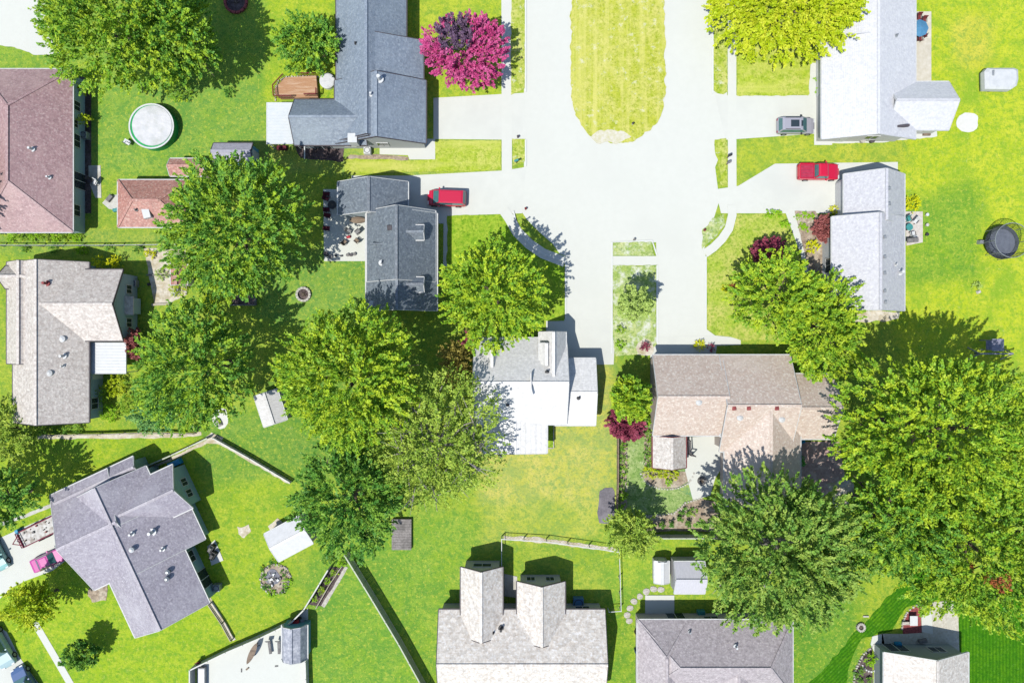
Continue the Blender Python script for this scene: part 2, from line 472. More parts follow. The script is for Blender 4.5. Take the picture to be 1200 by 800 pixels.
# lawns bounded by paving
L_MED = grassmat('median_grass', A(200,206,76), A(172,190,48), A(222,218,124), (1.3,.05,1), 0, bare=A(236,234,206), ba=(.57,.72))
L_FR = grassmat('front_lawn_grass', A(188,207,66), A(158,188,48), A(214,216,112), (.08,.9,1), 0)
L_PARK = grassmat('verge_grass', A(184,202,66), A(150,180,46), A(222,220,134), bare=A(236,235,220), ba=(.58,.68))
L_PALE = grassmat('thin_pale_grass', A(176,198,104), A(140,176,84), A(216,222,160), bare=A(232,235,220), ba=(.5,.66))
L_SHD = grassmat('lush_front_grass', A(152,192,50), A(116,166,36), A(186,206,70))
L_STR = grassmat('mown_striped_grass', A(72,138,14), A(52,116,14), A(104,160,20), stripe=.9, srot=math.radians(45))
L_STR2 = grassmat('dark_mown_grass', A(76,142,12), A(54,120,12), A(98,156,16), stripe=.8, srot=0)
sheet('median_lawn', [(669,-70),(779,-70)]+arc(724,112,55,0,180,16,56), .1, L_MED, .12, 1, .25)
sheet('verge_lawn', [(599,-300),(615,-300),(615,104),(599,112)], .07, L_PARK, .05, 2)
sheet('verge_lawn', [(600,163),(615,163),(615,190),(601,194)], .07, L_PARK, .06, 3)
sheet('front_lawn', [(510,165),(587,165),(587,199),(410,204),(404,200),(404,186),(480,188),(510,187)], .06, L_FR, .05, 4)
sheet('verge_lawn', [(836,-300),(852,-300),(852,108),(848,111),(840,110),(836,106)], .07, L_PARK, .06, 5)
sheet('front_lawn', [(863,-300),(949,-300),(948,110),(946,112),(864,113)], .06, L_FR, .06, 6)
sheet('verge_lawn', [(838,163),(852,162),(852,218),(845,217),(842,196),(838,170)], .07, L_PARK, .08, 7)
sheet('verge_lawn', [(850,252),(848,266),(838,280),(822,291),(824,270),(836,256)], .07, L_PALE, .1, 8)
sheet('front_lawn', [(863,252),(918,250),(936,300),(940,318),(950,330),(950,400),(868,398),(838,392),(829,385),(828,302),(838,296),(852,284),(860,270)], .06, grassmat('corner_lawn_grass', A(184,204,78), A(142,180,52), A(214,212,118)), .06, 9)
sheet('verge_lawn', [(718,284),(763,283),(767,299),(718,299)], .07, L_PALE, .1, 10)
sheet('verge_lawn', [(718,311),(769,311),(769,404),(757,416),(722,416),(718,400)], .07, L_PALE, .08, 11)
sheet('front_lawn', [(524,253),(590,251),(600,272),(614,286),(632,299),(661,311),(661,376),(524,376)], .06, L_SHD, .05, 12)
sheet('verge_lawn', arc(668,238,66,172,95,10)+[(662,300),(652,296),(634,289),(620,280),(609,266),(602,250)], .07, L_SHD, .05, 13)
sheet('striped_lawn', [(1060,678),(1090,665),(1100,700),(1060,712),(1046,738),(1010,748),(996,775),(988,830),(918,830),(960,790),(1005,738)], .012, L_STR, .1, 14)
sheet('dark_lawn', [(1123,700),(1300,690),(1300,860),(1136,860),(1132,770),(1124,766)], .012, L_STR2, .05, 15)
# kerbs: real steps along the street edges
def kerb(name, pts, closed=False, w=.18, h=.11):
    mb = MB(); P = [W(x,y)[:2] for x,y in pts]
    if closed: P.append(P[0])
    ang = strip_poly([(p[0],p[1]) for p in P], w)
    n = len(P)
    for i in range(n-1):
        mb.slab([ang[i], ang[i+1], ang[2*n-2-i], ang[2*n-1-i]], 0, h)
    setting(name, mb, KERB)

kerb('kerb', [(616,-300),(616,108)]); kerb('kerb', [(616,164),(616,195)]); kerb('kerb', [(835,-300),(835,110)])
kerb('kerb', arc(668,238,67,172,95,10)+[(663,306),(663,374)])
kerb('kerb', [(717,414),(717,284),(764,282),(770,300)]); kerb('kerb', [(770,311),(770,402)]); kerb('kerb', [(827,300),(827,386)])

# ------------------------------------------------------------------ houses
class Block:
    """one roofed volume. u runs along the ridge, v across it"""
    def __init__(s, cx, cy, ang, a, prof, hip0=0, hip1=0, oh=.4, ohe=.3, wall=True, z0=0):
        s.cx, s.cy, s.ang, s.a, s.prof, s.h0, s.h1, s.oh, s.ohe, s.wall, s.z0 = cx, cy, ang, a, prof, hip0, hip1, oh, ohe, wall, z0
    def P(s, u, v, z):
        c, n = math.cos(s.ang), math.sin(s.ang)
        return (s.cx + u*c - v*n, s.cy + u*n + v*c, z)
    def zat(s, v):
        p = s.prof
        for i in range(len(p)-1):
            if p[i][0] <= v <= p[i+1][0]:
                t = (v-p[i][0])/max(1e-6, p[i+1][0]-p[i][0]); return p[i][1]+(p[i+1][1]-p[i][1])*t
        return p[0][1] if v < p[0][0] else p[-1][1]
    def roof(s, mb, th=.16):
        p = s.prof; n = len(p); rows = []
        top = max(range(n), key=lambda i: p[i][1]); zt = p[top][1]; ze = min(p[0][1], p[-1][1])
        for sgn, hip in ((-1, s.h0), (1, s.h1)):
            row = []
            for v, z in p:
                f = (z-ze)/max(1e-6, zt-ze) if hip else 0
                row.append((sgn*(s.a - hip*f), v, z))
            rows.append(row)
        vs = [s.P(*q) for q in rows[0]] + [s.P(*q) for q in rows[1]]
        vs += [s.P(q[0], q[1], q[2]-th) for q in rows[0]] + [s.P(q[0], q[1], q[2]-th) for q in rows[1]]
        fs = []
        for i in range(n-1):
            fs.append((i, n+i, n+i+1, i+1)); fs.append((2*n+i+1, 3*n+i+1, 3*n+i, 2*n+i))
        if s.h0: fs += [tuple(range(n)), tuple(2*n+i for i in range(n))[::-1]]
        if s.h1: fs += [tuple(range(n, 2*n))[::-1], tuple(3*n+i for i in range(n))]
        for i in range(n-1):
            fs.append((i, i+1, 2*n+i+1, 2*n+i)); fs.append((n+i+1, n+i, 3*n+i, 3*n+i+1))
        fs.append((0, 2*n, 3*n, n)); fs.append((n-1, 2*n-1, 4*n-1, 3*n-1))
        mb.add(vs, fs)
    def caps(s, cap, trim):
        p = s.prof; n = len(p); top = max(range(n), key=lambda i: p[i][1]); v, z = p[top]
        if 0 < top < n-1:
            cap.bar(s.P(-(s.a-s.h0), v, z+.02), s.P(s.a-s.h1, v, z+.02), .3, .06)
        for sgn, hip in ((-1, s.h0), (1, s.h1)):
            if hip:
                for e in (0, -1):
                    cap.bar(s.P(sgn*s.a, p[e][0], p[e][1]+.015), s.P(sgn*(s.a-hip), v, z+.015), .26, .05)
                trim.bar(s.P(sgn*(s.a+.05), p[0][0], p[0][1]-.09), s.P(sgn*(s.a+.05), p[-1][0], p[-1][1]-.09), .12, .13)
            else:
                for i in range(n-1):
                    trim.bar(s.P(sgn*(s.a+.03), p[i][0], p[i][1]-.08), s.P(sgn*(s.a+.03), p[i+1][0], p[i+1][1]-.08), .07, .19)
        for e, d in ((0, -1), (-1, 1)):
            trim.bar(s.P(-s.a, p[e][0]+d*.06, p[e][1]-.09), s.P(s.a, p[e][0]+d*.06, p[e][1]-.09), .12, .13)
    def walls(s, mb):
        p = s.prof; v0 = p[0][0]+s.oh; v1 = p[-1][0]-s.oh
        pr = [(v0, s.zat(v0)-.18)] + [(v, z-.18) for v, z in p[1:-1]] + [(v1, s.zat(v1)-.18)]
        if s.h0 or s.h1:
            zz = min(pr[0][1], pr[-1][1]); pr = [(v0, zz), (v1, zz)]
        n = len(pr); ua, ub = -(s.a-s.ohe), s.a-s.ohe
        ring = [(v0, s.z0)] + pr + [(v1, s.z0)]
        m = len(ring)
        vs = [s.P(ua, v, z) for v, z in ring] + [s.P(ub, v, z) for v, z in ring]
        fs = [tuple(range(m)), tuple(range(2*m-1, m-1, -1))] + [(i+1, i, m+i, m+i+1) for i in range(m-1)]
        mb.add(vs, fs)
RISE = 1.38
def GB(x0, y0, x1, y1, axis, he, hr, h0=0, h1=0, **k):
    """gable/hip block from the eave rectangle measured on the photo at eave height"""
    hr = he+(hr-he)*RISE
    X0, Y0, _ = W(x0, y1, he); X1, Y1, _ = W(x1, y0, he)
    cx, cy = (X0+X1)/2, (Y0+Y1)/2
    if axis == 'x': a, b, ang = (X1-X0)/2, (Y1-Y0)/2, 0
    else: a, b, ang = (Y1-Y0)/2, (X1-X0)/2, PI/2
    return Block(cx, cy, ang, a, [(-b, he), (0, hr), (b, he)], h0, h1, **k)
def GA(xw, xr, xe, y0, y1, hw, hr, he, **k):
    """north-south gable with its ridge off centre; measured at 3 m height"""
    a, b, c = W(xw, y0, 3)[0], W(xr, y0, 3)[0], W(xe, y0, 3)[0]; t, u = W(xw, y0, 3)[1], W(xw, y1, 3)[1]
    return Block(b, (t+u)/2, PI/2, (t-u)/2, [(-(c-b), he), (0, hr), (b-a, hw)], **k)
def GR(cx, cy, ln, b0, b1, deg, he, hr, he1=None, h0=0, h1=0, **k):
    """rotated block: centre px of the ridge line measured at eave height, length px, half widths px each side"""
    hr = he+(hr-he)*RISE
    X, Y, _ = W(cx, cy, he); s = .1*(CAM_H-he)/CAM_H
    return Block(X, Y, math.radians(deg), ln*s/2, [(-b0*s, he), (0, hr), (b1*s, he if he1 is None else he1)], h0, h1, **k)

class House:
    def __init__(s, name, label, cat, px, py, group=None):
        s.r = thing(name, W(px, py), label, cat, group)
        s.roofs = MB(); s.wal = MB(); s.cap = MB(); s.trim = MB(); s.blocks = []
    def add(s, *bl):
        for b in bl:
            k = len(s.blocks)*.007
            b.prof = [(v, z+k) for v, z in b.prof]
            s.blocks.append(b); b.roof(s.roofs); b.caps(s.cap, s.trim)
            if b.wall: b.walls(s.wal)
        return s
    def done(s, roofm, wallm, capm=None, trimm=None):
        s.wallo = s.wal.build('wall', wallm, s.r) if s.wal.v else None
        s.roofo = s.roofs.build('roof', roofm, s.r)
        s.capo = s.cap.build('ridge_cap', capm or roofm, s.roofo) if s.cap.v else None
        s.trim.build('gutter', trimm or TRIM, s.r)
        return s
    def top(s, x, y):
        best = 0
        for b in s.blocks:
            c, n = math.cos(b.ang), math.sin(b.ang)
            u = (x-b.cx)*c + (y-b.cy)*n; v = -(x-b.cx)*n + (y-b.cy)*c
            if abs(u) <= b.a and b.prof[0][0] <= v <= b.prof[-1][0]:
                z = b.zat(v)
                for sg, hip in ((-1, b.h0), (1, b.h1)):
                    if hip:
                        ze = b.prof[0][1]; zt = max(q[1] for q in b.prof)
                        z = min(z, ze + (zt-ze)*max(0, (b.a - sg*u))/hip)
                best = max(best, z)
        return best
    def at(s, px, py):
        x, y, _ = W(px, py, 3.5)
        for _ in range(4):
            z = s.top(x, y) or 3.5
            x, y, _ = W(px, py, z)
        return x, y, z
    def vent(s, px, py, kind='pipe', m=None, sc=1.0):
        x, y, z = s.at(px, py); mb = MB()
        if kind == 'pipe':
            mb.cyl(x, y, z-.15, z+.45*sc, .09*sc, 12); mb.cyl(x, y, z-.1, z+.06, .2*sc, 12)
            mb.build('vent_pipe', m or TRIM, s.roofo)
        elif kind == 'turbine':
            mb.cyl(x, y, z-.2, z+.2, .17, 14); mb.cyl(x, y, z+.2, z+.36, .2, 14, .3); mb.cyl(x, y, z+.36, z+.52, .3, 14, .12)
            mb.build('turbine_vent', m or METAL, s.roofo)
        elif kind == 'box':
            mb.rbox(x, y, z-.2, .5*sc, .5*sc, z+.18, .1, top=.8); mb.rbox(x, y, z+.17, .56*sc, .56*sc, z+.24, .1, top=.7)
            mb.build('box_vent', m or DARKT, s.roofo)
        elif kind == 'sky':
            mb.rbox(x, y, z-.3, .8*sc, 1.3*sc, z+.22, .25); o = mb.build('skylight', WHITE, s.roofo)
        elif kind == 'dome':
            mb.cyl(x, y, z-.2, z+.1, .36, 16); mb.cyl(x, y, z+.1, z+.22, .34, 16, .12); mb.build('round_vent', m or TRIM, s.roofo)
    def chimney(s, px, py, w=.8, d=.8, h=1.2, m=None):
        x, y, z = s.at(px, py); mb = MB()
        mb.box(x-w/2, y-d/2, z-1.2, x+w/2, y+d/2, z+h-.12); mb.box(x-w/2-.06, y-d/2-.06, z+h-.12, x+w/2+.06, y+d/2+.06, z+h)
        o = mb.build('chimney', m or STONED, s.roofo)
    def opening(s, b, side, pos, w=1.2, h=1.2, z=1.0, kind='window'):
        """side: 'v0','v1' long walls, 'u0','u1' end walls; pos along it (metres from the block's centre)"""
        B = s.blocks[b]
        if side[0] == 'v':
            d = -1 if side[1] == '0' else 1
            v = (B.prof[0][0]+B.oh) if d < 0 else (B.prof[-1][0]-B.oh)
            f = lambda t, o, zz: B.P(pos+t, v+d*o, zz)
        else:
            d = -1 if side[1] == '0' else 1
            u = d*(B.a-B.ohe)
            f = lambda t, o, zz: B.P(u+d*o, pos+t, zz)
        def plate(x0, x1, z0, z1, o0, o1, mb):
            vs = [f(x0,o0,z0), f(x1,o0,z0), f(x1,o0,z1), f(x0,o0,z1), f(x0,o1,z0), f(x1,o1,z0), f(x1,o1,z1), f(x0,o1,z1)]
            mb.add(vs, [(0,3,2,1),(4,5,6,7),(0,1,5,4),(1,2,6,5),(2,3,7,6),(3,0,4,7)])
        fr = MB()
        if kind == 'window':
            for q in ((-w/2-.08, w/2+.08, z-.1, z), (-w/2-.08, w/2+.08, z+h, z+h+.08), (-w/2-.08, -w/2, z, z+h), (w/2, w/2+.08, z, z+h), (-.025, .025, z, z+h)):
                plate(*q, -.02, .07, fr)
            o = fr.build('window', TRIM, s.r); pn = MB(); plate(-w/2, w/2, z, z+h, -.015, .03, pn); pn.build('pane', GLASS, o)
        elif kind == 'door':
            plate(-w/2, w/2, 0.02, 2.05, -.02, .05, fr); o = fr.build('door', WHITE, s.r)
            hd = MB(); plate(w/2-.16, w/2-.08, .95, 1.05, .05, .12, hd); hd.build('handle', METAL, o)
        elif kind == 'garage':
            for k in range(4): plate(-w/2, w/2, .02+k*.54, .53+k*.54, -.02, .05, fr)
            fr.build('garage_door', WHITE, s.r)
        elif kind == 'slider':
            for q in ((-w/2-.06, w/2+.06, 2.05, 2.13), (-w/2-.06, -w/2, 0.02, 2.05), (w/2, w/2+.06, 0.02, 2.05), (-.04, .04, 0.02, 2.05)): plate(*q, -.02, .07, fr)
            o = fr.build('patio_door', TRIM, s.r); pn = MB(); plate(-w/2, w/2, 0.03, 2.05, -.015, .03, pn); pn.build('pane', GLASS, o)
    def wins(s, b, spec):
        for side, items in spec.items():
            for it in items:
                if isinstance(it, tuple): s.opening(b, side, it[0], **it[1])
                else: s.opening(b, side, it)

def up(b, dz):
    b.prof = [(v, z+dz) for v, z in b.prof]; return b

# roofs (colours of the shingles themselves)
S_MAUVE = shingle('mauve_shingles', A(186,150,150), A(160,124,126), A(204,176,174), .08, A(198,166,162))
S_MAUVE2 = shingle('terracotta_shingles', A(205,148,132), A(172,116,104), A(214,176,160), .12)
S_TAN = shingle('taupe_shingles', A(222,213,204), A(192,180,170), A(234,228,218), .12)
S_BLUEG = shingle('blue_grey_shingles', A(142,155,170), A(122,136,152), A(158,170,182), .08, A(154,168,180))
S_SLATE = shingle('slate_grey_shingles', A(122,133,143), A(100,110,122), A(142,152,160), .12)
S_SPECK = shingle('speckled_grey_shingles', A(243,242,240), A(222,221,219), A(250,249,246), .06, cell=2.8)
S_BEIGE = shingle('speckled_beige_shingles', A(238,232,222), A(208,196,182), A(245,243,240), .14, cell=2.6)
S_PINKB = shingle('pinkish_brown_shingles', A(218,200,186), A(204,182,166), A(238,228,214), .07, A(226,212,198))
S_WHITE = shingle('pale_grey_shingles', A(228,229,232), A(214,215,221), A(234,235,237), .04)
S_GREYP = shingle('grey_purple_shingles', A(178,172,183), A(154,147,159), A(196,191,199), .06, A(198,194,202))
S_GREYB = shingle('brownish_grey_shingles', A(194,184,186), A(168,158,160), A(208,200,200), .1)
S_PALE = shingle('pale_silver_shingles', A(216,216,220), A(198,198,206), A(224,225,228), .05)
S_CREAM = shingle('cream_mottled_shingles', A(226,220,212), A(194,184,174), A(238,236,230), .12)

# H1 mauve hip roof, top left
h = House('house', 'house with plain mauve pink hipped roof at the upper left edge, beside the round pool', 'house', 30, 175)
h.add(GB(-24,81,85,272,'y',2.9,5.0,5.1,5.1), GB(-120,82,60,155,'x',2.88,4.2,0,3.6))
h.done(S_MAUVE, siding((178,205,214)), trimm=TRIM)
h.vent(38,175,'pipe',WHITE,1.5); h.vent(58,208,'pipe',WHITE,1.2)
h.wins(0, {'v0': [(-6.5, dict(w=1.2)), (-3, dict(kind='slider', w=1.8)), (1.5, dict(w=1.4)), (5.5, dict(w=1.0)), (3.4, dict(w=.8,h=.8,z=1.4))]})
# H2 terracotta garage
h = House('garage', 'detached garage with terracotta hipped roof and a white skylight, next to the big round tree', 'garage', 178, 240)
h.add(GB(138,211,222,266,'x',2.6,3.9,2.6,2.6)).done(S_MAUVE2, siding((205,200,190)))
h.vent(172,249,'sky'); h.vent(160,246,'pipe',STONED,1.0)
h.opening(0,'v0',-1.5,kind='window'); h.opening(0,'v0',1.2,kind='door',w=.9)
# H3 taupe house left
h = House('house', 'taupe shingled house with big east cross gable and white patio awning, left edge', 'house', 70, 400)
h.add(GB(15,307,104,495,'y',3.3,5.1), GB(60,316,144,399,'x',3.5,5.0), up(GB(8,307,60,426,'y',3.05,4.3), .0), GB(6,312,48,338,'x',3.4,4.35))
h.done(S_TAN, siding((176,200,214)), trimm=DARKT)
h.vent(55,332,'pipe',REDMULCH,1.6); h.vent(73,397,'dome',WHITE); h.vent(75,417,'pipe',WHITE,1.6); h.vent(74,429,'pipe',None,1.0); h.vent(58,437,'dome')
h.wins(1, {'u1': [(-1.9, dict(w=.9,h=1.0,z=1.3)), (1.9, dict(w=.9,h=1.0,z=1.3))]})
h.wins(0, {'v0': [(-7, dict(w=1.2)), (-3.8, dict(w=.9, kind='door'))]})
bw = MB(); x, y, _ = W(146, 358, 2.4); bw.box(x-.5, y-.9, .4, x+.75, y+.9, 2.3); o = bw.build('bay', siding((176,200,214)), h.r)
MB().add([(x-.5,y-1.05,2.9),(x+.95,y-1.05,2.3),(x+.95,y+1.05,2.3),(x-.5,y+1.05,2.9),(x-.5,y-1.05,2.75),(x+.95,y-1.05,2.2),(x+.95,y+1.05,2.2),(x-.5,y+1.05,2.75)],
  [(0,1,2,3),(7,6,5,4),(0,4,5,1),(1,5,6,2),(2,6,7,3),(3,7,4,0)]).build('bay_roof', S_TAN, o)
def awning(label, x0, y0, x1, y1, h0, m, posts=True, ribs=12, loc=None):
    t = thing('patio_awning', W((x0+x1)/2, (y0+y1)/2), label, 'awning')
    X0, Y0, _ = W(x0, y1, h0); X1, Y1, _ = W(x1, y0, h0)
    mb = MB(); mb.box(X0, Y0, h0-.08, X1, Y1, h0)
    n = int((Y1-Y0)/.33)
    for i in range(n+1):
        yy = Y0+(Y1-Y0)*i/n; mb.box(X0+.01, yy-.03, h0, X1-.01, yy+.03, h0+.035)
    mb.build('roof_panel', m, t)
    fr = MB(); fr.box(X0-.08, Y0-.08, h0-.16, X1+.08, Y0, h0+.02); fr.box(X0-.08, Y1, h0-.16, X1+.08, Y1+.08, h0+.02); fr.box(X0-.08, Y0, h0-.16, X0, Y1, h0+.02); fr.box(X1, Y0, h0-.16, X1+.08, Y1, h0+.02)
    fr.build('frame', WHITE, t)
    for xx, yy in ((X0+.1,Y0+.1),(X1-.1,Y0+.1),(X0+.1,Y1-.1),(X1-.1,Y1-.1)):
        MB().box(xx-.05,yy-.05,0,xx+.05,yy+.05,h0-.1).build('post', WHITE, t)
awning('white ribbed awning over the patio of the taupe house', 103, 402, 147, 437, 2.65, WHITE)

# H4 blue grey house
h = House('house', 'large blue grey shingled house west of the boulevard, pink tree by its front', 'house', 440, 90)
h.add(GB(394,-60,476,165,'y',2.9,4.9), GA(394,435,496,47,166,2.88,5.4,2.9), GB(345,117,430,170,'x',2.85,4.3), GA(392,446,499,94,168,2.9,5.65,2.95))
h.done(S_BLUEG, siding((200,205,205)), trimm=DARKT)
h.vent(445,93,'pipe',WHITE,2.2); h.vent(435,111,'pipe',WHITE,1.3); h.vent(417,51,'pipe',BLACK,.9)
h.chimney(414,163,.9,.9,.5,WHITE)
h.opening(3,'v1',0,kind='garage',w=4.6); h.opening(2,'v0',-1.5,kind='slider',w=2.0); h.opening(2,'v0',1.8,w=1.4)
h.opening(3,'u0',0,w=1.2); h.opening(0,'u0',1,w=1.2)
awning('white ribbed awning beside the brown deck of the blue grey house', 313, 121, 346, 168, 2.6, M('sheet_awning', A(232,236,238), A(222,230,234), 2, rough=.4))

# H5 slate grey house
h = House('house', 'slate grey shingled house with a front garage beside the red minivan', 'house', 465, 290)
h.add(GB(429,250,512,364,'y',3.6,5.9), GB(396,213,478,252,'y',2.8,4.5), GB(430,247,510,330,'y',3.7,6.0), GB(462,264,497,281,'x',5.35,5.85,oh=.1,ohe=.1,z0=3), GB(462,325,497,342,'x',5.3,5.8,oh=.1,ohe=.1,z0=3))
h.done(S_SLATE, siding((190,202,208)), trimm=TRIM)
h.vent(457,267,'box'); h.vent(447,308,'pipe',WHITE,1.6); h.vent(436,356,'dome')
h.opening(0,'u0',-2,w=1.2); h.opening(0,'u0',1.5,w=1.6); h.opening(1,'v0',.2,kind='garage',w=3.0)
h.opening(2,'v0',0,w=1.4); h.opening(3,'u1',0,w=.8,h=.35,z=4.4); h.opening(4,'u1',0,w=.8,h=.35,z=4.4)
x, y, z = h.at(441,286); MB().bar((x-.6,y,z+.15),(x+1.4,y-.05,z+.5),.12,.5).build('cricket', S_SLATE, h.roofo)

# H6 white house centre
h = House('house', 'white roofed house in the middle of the photo at the end of the narrow drive', 'house', 620, 450)
h.add(GB(556,396,664,497,'x',3.1,5.3), GB(650,420,698,498,'x',2.85,3.9), GB(566,470,641,531,'y',3.05,3.35), GB(632,389,663,440,'y',3.7,5.2), GB(568,402,586,430,'y',3.9,4.9), GB(632,402,648,428,'y',4.6,5.3))
h.done(S_SPECK, siding((215,220,222)), trimm=TRIM)
h.vent(641,436,'pipe',BLACK,1.2); h.vent(678,466,'pipe',BLACK,1.2); h.vent(595,474,'pipe',BLACK,1.0)
x, y, z = h.at(622,450); MB().bar((x,y+1.2,z+.1),(x+.05,y-1.4,z+.3),.1,.45).build('cricket', S_SPECK, h.roofo)
h.opening(1,'v0',0,w=1.4); h.opening(1,'v1',0,kind='garage',w=3.4); h.opening(2,'u0',0,kind='slider',w=2)

# H7 pinkish brown house
h = House('house', 'long pinkish brown shingled house right of centre, half in the shade of tall trees', 'house', 860, 480)
h.add(GB(765,416,846,510,'x',2.9,4.9), GB(843,416,926,529,'x',2.95,5.15), GB(915,438,977,514,'x',2.8,4.4), GB(849,470,938,592,'y',3.0,4.9))
B = h.blocks[1]; 
h.done(S_PINKB, siding((214,200,190)), trimm=TRIM)
for q in ((819,471),(867,489),(916,491)): h.vent(*q,'dome',TRIM)
for q in ((860,478),(877,478),(910,478)): h.vent(*q,'box',REDMULCH,.8)
h.vent(845,510,'pipe',WHITE,1.2)
h.opening(0,'v1',-1,kind='garage',w=4.8); h.opening(0,'v0',2,kind='slider',w=2); h.opening(0,'v0',-1.5,w=1.4)

# H8 top right white house
h = House('house', 'big white and pale grey roofed house at the upper right behind the silver car', 'house', 1020, 80)
h.add(GB(963,-90,1073,163,'y',3.0,4.5,oh=.7,ohe=.6), GB(1040,96,1112,152,'x',2.95,4.3))
h.done(S_WHITE, siding((222,222,220)), trimm=TRIM)
h.opening(0,'v1',-4,kind='garage',w=4.8); h.opening(0,'v1',3,w=1.6); h.opening(0,'v1',6,kind='door',w=1); h.opening(0,'u0',-1,w=1.4); h.opening(0,'u0',2,kind='door',w=.9)
h.opening(1,'v0',1,w=1.4)
h.vent(1050,42,'pipe',METAL,1); x, y, z = h.at(1013,39); MB().bar((x-1.3,y-.05,z-.05),(x+1.3,y+.05,z+.18),.1,.3).build('cricket', S_WHITE, h.roofo)
x, y, z = h.at(1056,149); MB().bar((x-.8,y,z),(x+.8,y+.15,z+.1),.25,.4).build('shadow_bar', DARKT, h.roofo)  # dark bar added in place of the shadow where the wing meets the main roof

# H9 right white house
h = House('house', 'pale roofed house right of the turning end with the red pickup on its drive', 'house', 1018, 280)
h.add(GB(975,254,1060,364,'y',3.35,5.2), GB(989,204,1060,262,'y',2.9,4.75))
h.done(S_PALE, siding((215,218,220)), trimm=TRIM)
for q in ((1041,221),(1041,239)): h.vent(*q,'box',METAL,.7)
for q in ((1036,278),(1036,301),(1036,320),(1036,341),(1037,354)): h.vent(*q,'box',METAL,.6)
h.vent(1049,310,'pipe',None,1); h.vent(1054,319,'pipe',WHITE,1.8)
h.opening(1,'v1',0,kind='garage',w=4.6); h.opening(0,'v1',0,w=1.6); h.opening(0,'v1',-3.4,w=1.4); h.opening(0,'u0',1,w=1.4)

# H10 rotated house
D = -65.0          # ridge heading of the main block on the ground
h = House('house', 'large grey purple roofed house standing at an angle at the lower left', 'house', 160, 645)
h.add(GR(164.4,646.3,177,48,48,D,3.0,4.95), GR(160.4,637.7,58,46,70,D,3.0,4.92,he1=2.05), GR(176,587.3,84,28,28,25,3.0,4.55),
      GR(118,620,74,61,61,25,3.0,4.9), GR(115,567,102,12,12,25,2.7,3.3))
h.done(S_GREYP, siding((168,205,205)), trimm=TRIM)
h.vent(156,643,'turbine',WHITE); h.vent(179,623,'pipe',WHITE,2); h.vent(155,625,'pipe',WHITE,1.4); h.vent(191,643,'pipe',WHITE,1.3)
h.vent(198,669,'turbine'); h.vent(197,677,'turbine')
h.opening(2,'u1',-1,w=.8,h=1.2,z=1.2); h.opening(2,'u1',.4,w=.8,h=1.2,z=1.2); h.opening(0,'v1',6,kind='slider',w=2); h.opening(0,'v1',3,w=1.2)
h.opening(3,'u0',1.6,kind='garage',w=4.8); h.opening(3,'u0',-3,w=1.4)

# H11 bottom centre beige
h = House('house', 'beige speckled roofed house at the bottom centre with two twin gables facing north', 'house', 610, 760)
h.add(GB(514,714,709,822,'x',2.95,4.6), GB(540,664,589,745,'y',3.2,4.5), GB(606,681,662,750,'y',3.15,4.45))
h.done(S_BEIGE, siding((205,205,200)), trimm=DARKT)
h.opening(1,'u1',0,w=2.0,h=1.1,z=1.2); h.opening(2,'u1',-1.1,w=.9,h=1.2,z=.9); h.opening(2,'u1',1.1,w=.9,h=1.2,z=.9); h.opening(0,'v1',7,w=1.6); h.opening(0,'v1',4.2,kind='slider',w=1.8)
h.vent(587,736,'pipe',BLACK,1.6); h.vent(578,741,'pipe',BLACK,.8)
# H12 bottom hip
h = House('house', 'brownish grey hipped roof house at the bottom edge under the olive tree', 'house', 840, 770)
h.add(GB(747,726,929,816,'x',2.9,4.7,4.2,3.4), GB(747,728,806,860,'y',2.93,4.45,3.6,3.2), GB(818,770,900,880,'y',2.85,4.3,2.6,0))
h.done(S_GREYB, siding((205,198,196)), trimm=TRIM)
h.vent(862,757,'pipe',WHITE,1.3); h.vent(808,740,'pipe',METAL,1)
h.opening(0,'v1',-4,kind='slider',w=2); h.opening(0,'v1',0,w=1.6); h.opening(0,'v1',4,w=1.4)
# H13 bottom right
h = House('house', 'cream mottled roofed house at the lower right corner beside the striped lawn', 'house', 1085, 800)
h.add(GB(1036,764,1135,880,'y',2.9,4.4))
h.done(S_CREAM, siding((160,172,172)), trimm=TRIM)
h.opening(0,'u1',2.4,kind='slider',w=2.2); h.opening(0,'u1',-2,w=1.6); h.opening(0,'v0',-1,w=1.2)

# ------------------------------------------------------------------ sheds
def shed(name, label, bl, roofm, wallm, trimm=TRIM, door='u1'):
    cx, cy = bl.cx, bl.cy
    t = House(name, label, 'shed', 600, 400); t.r.location = (cx, cy, 0); WL[t.r.name] = Vector((cx, cy, 0))
    t.add(bl).done(roofm, wallm, trimm=trimm)
    t.opening(0, door, 0, kind='door', w=1.0)
    return t
shed('garden_shed', 'small terracotta roofed shed partly under the big round tree, just above the garage', GB(199,186,240,206,'x',2.1,2.6,oh=.2,ohe=.15), S_MAUVE2, siding((200,190,180)), door='v0')
shed('garden_shed', 'grey white shed with blue side wall, below the blue grey house awning', GB(250,168,296,190,'x',2.2,2.7,oh=.15,ohe=.12), M('grey_sheet_roof', A(190,188,200), A(170,168,182), 3, rough=.6), siding((120,190,225)), trimm=DARKT, door='u1')
shed('garden_shed', 'pale grey gabled shed on the grass between the round trees', GR(317,478,38,14,14,-72,2.2,2.65,oh=.15,ohe=.12), M('grey_panel_roof', A(236,235,232), A(212,209,206), 3, sc=(.6,3,1), rough=.7), siding((200,198,195)), door='u1')
shed('garden_shed', 'white roofed shed set at an angle above the rock pond', GR(338,631,46,18,18,28,2.2,2.5,oh=.12,ohe=.1), M('white_sheet_roof', A(226,228,230), A(216,218,220), 2, rough=.5), siding((205,208,208)), door='u0')
shed('garden_shed', 'small white shed beside the larger one, north of the bottom hipped house', GB(767,657,784,683,'y',1.6,1.9,oh=.08,ohe=.08), WHITE, siding((205,208,208)), door='u1')
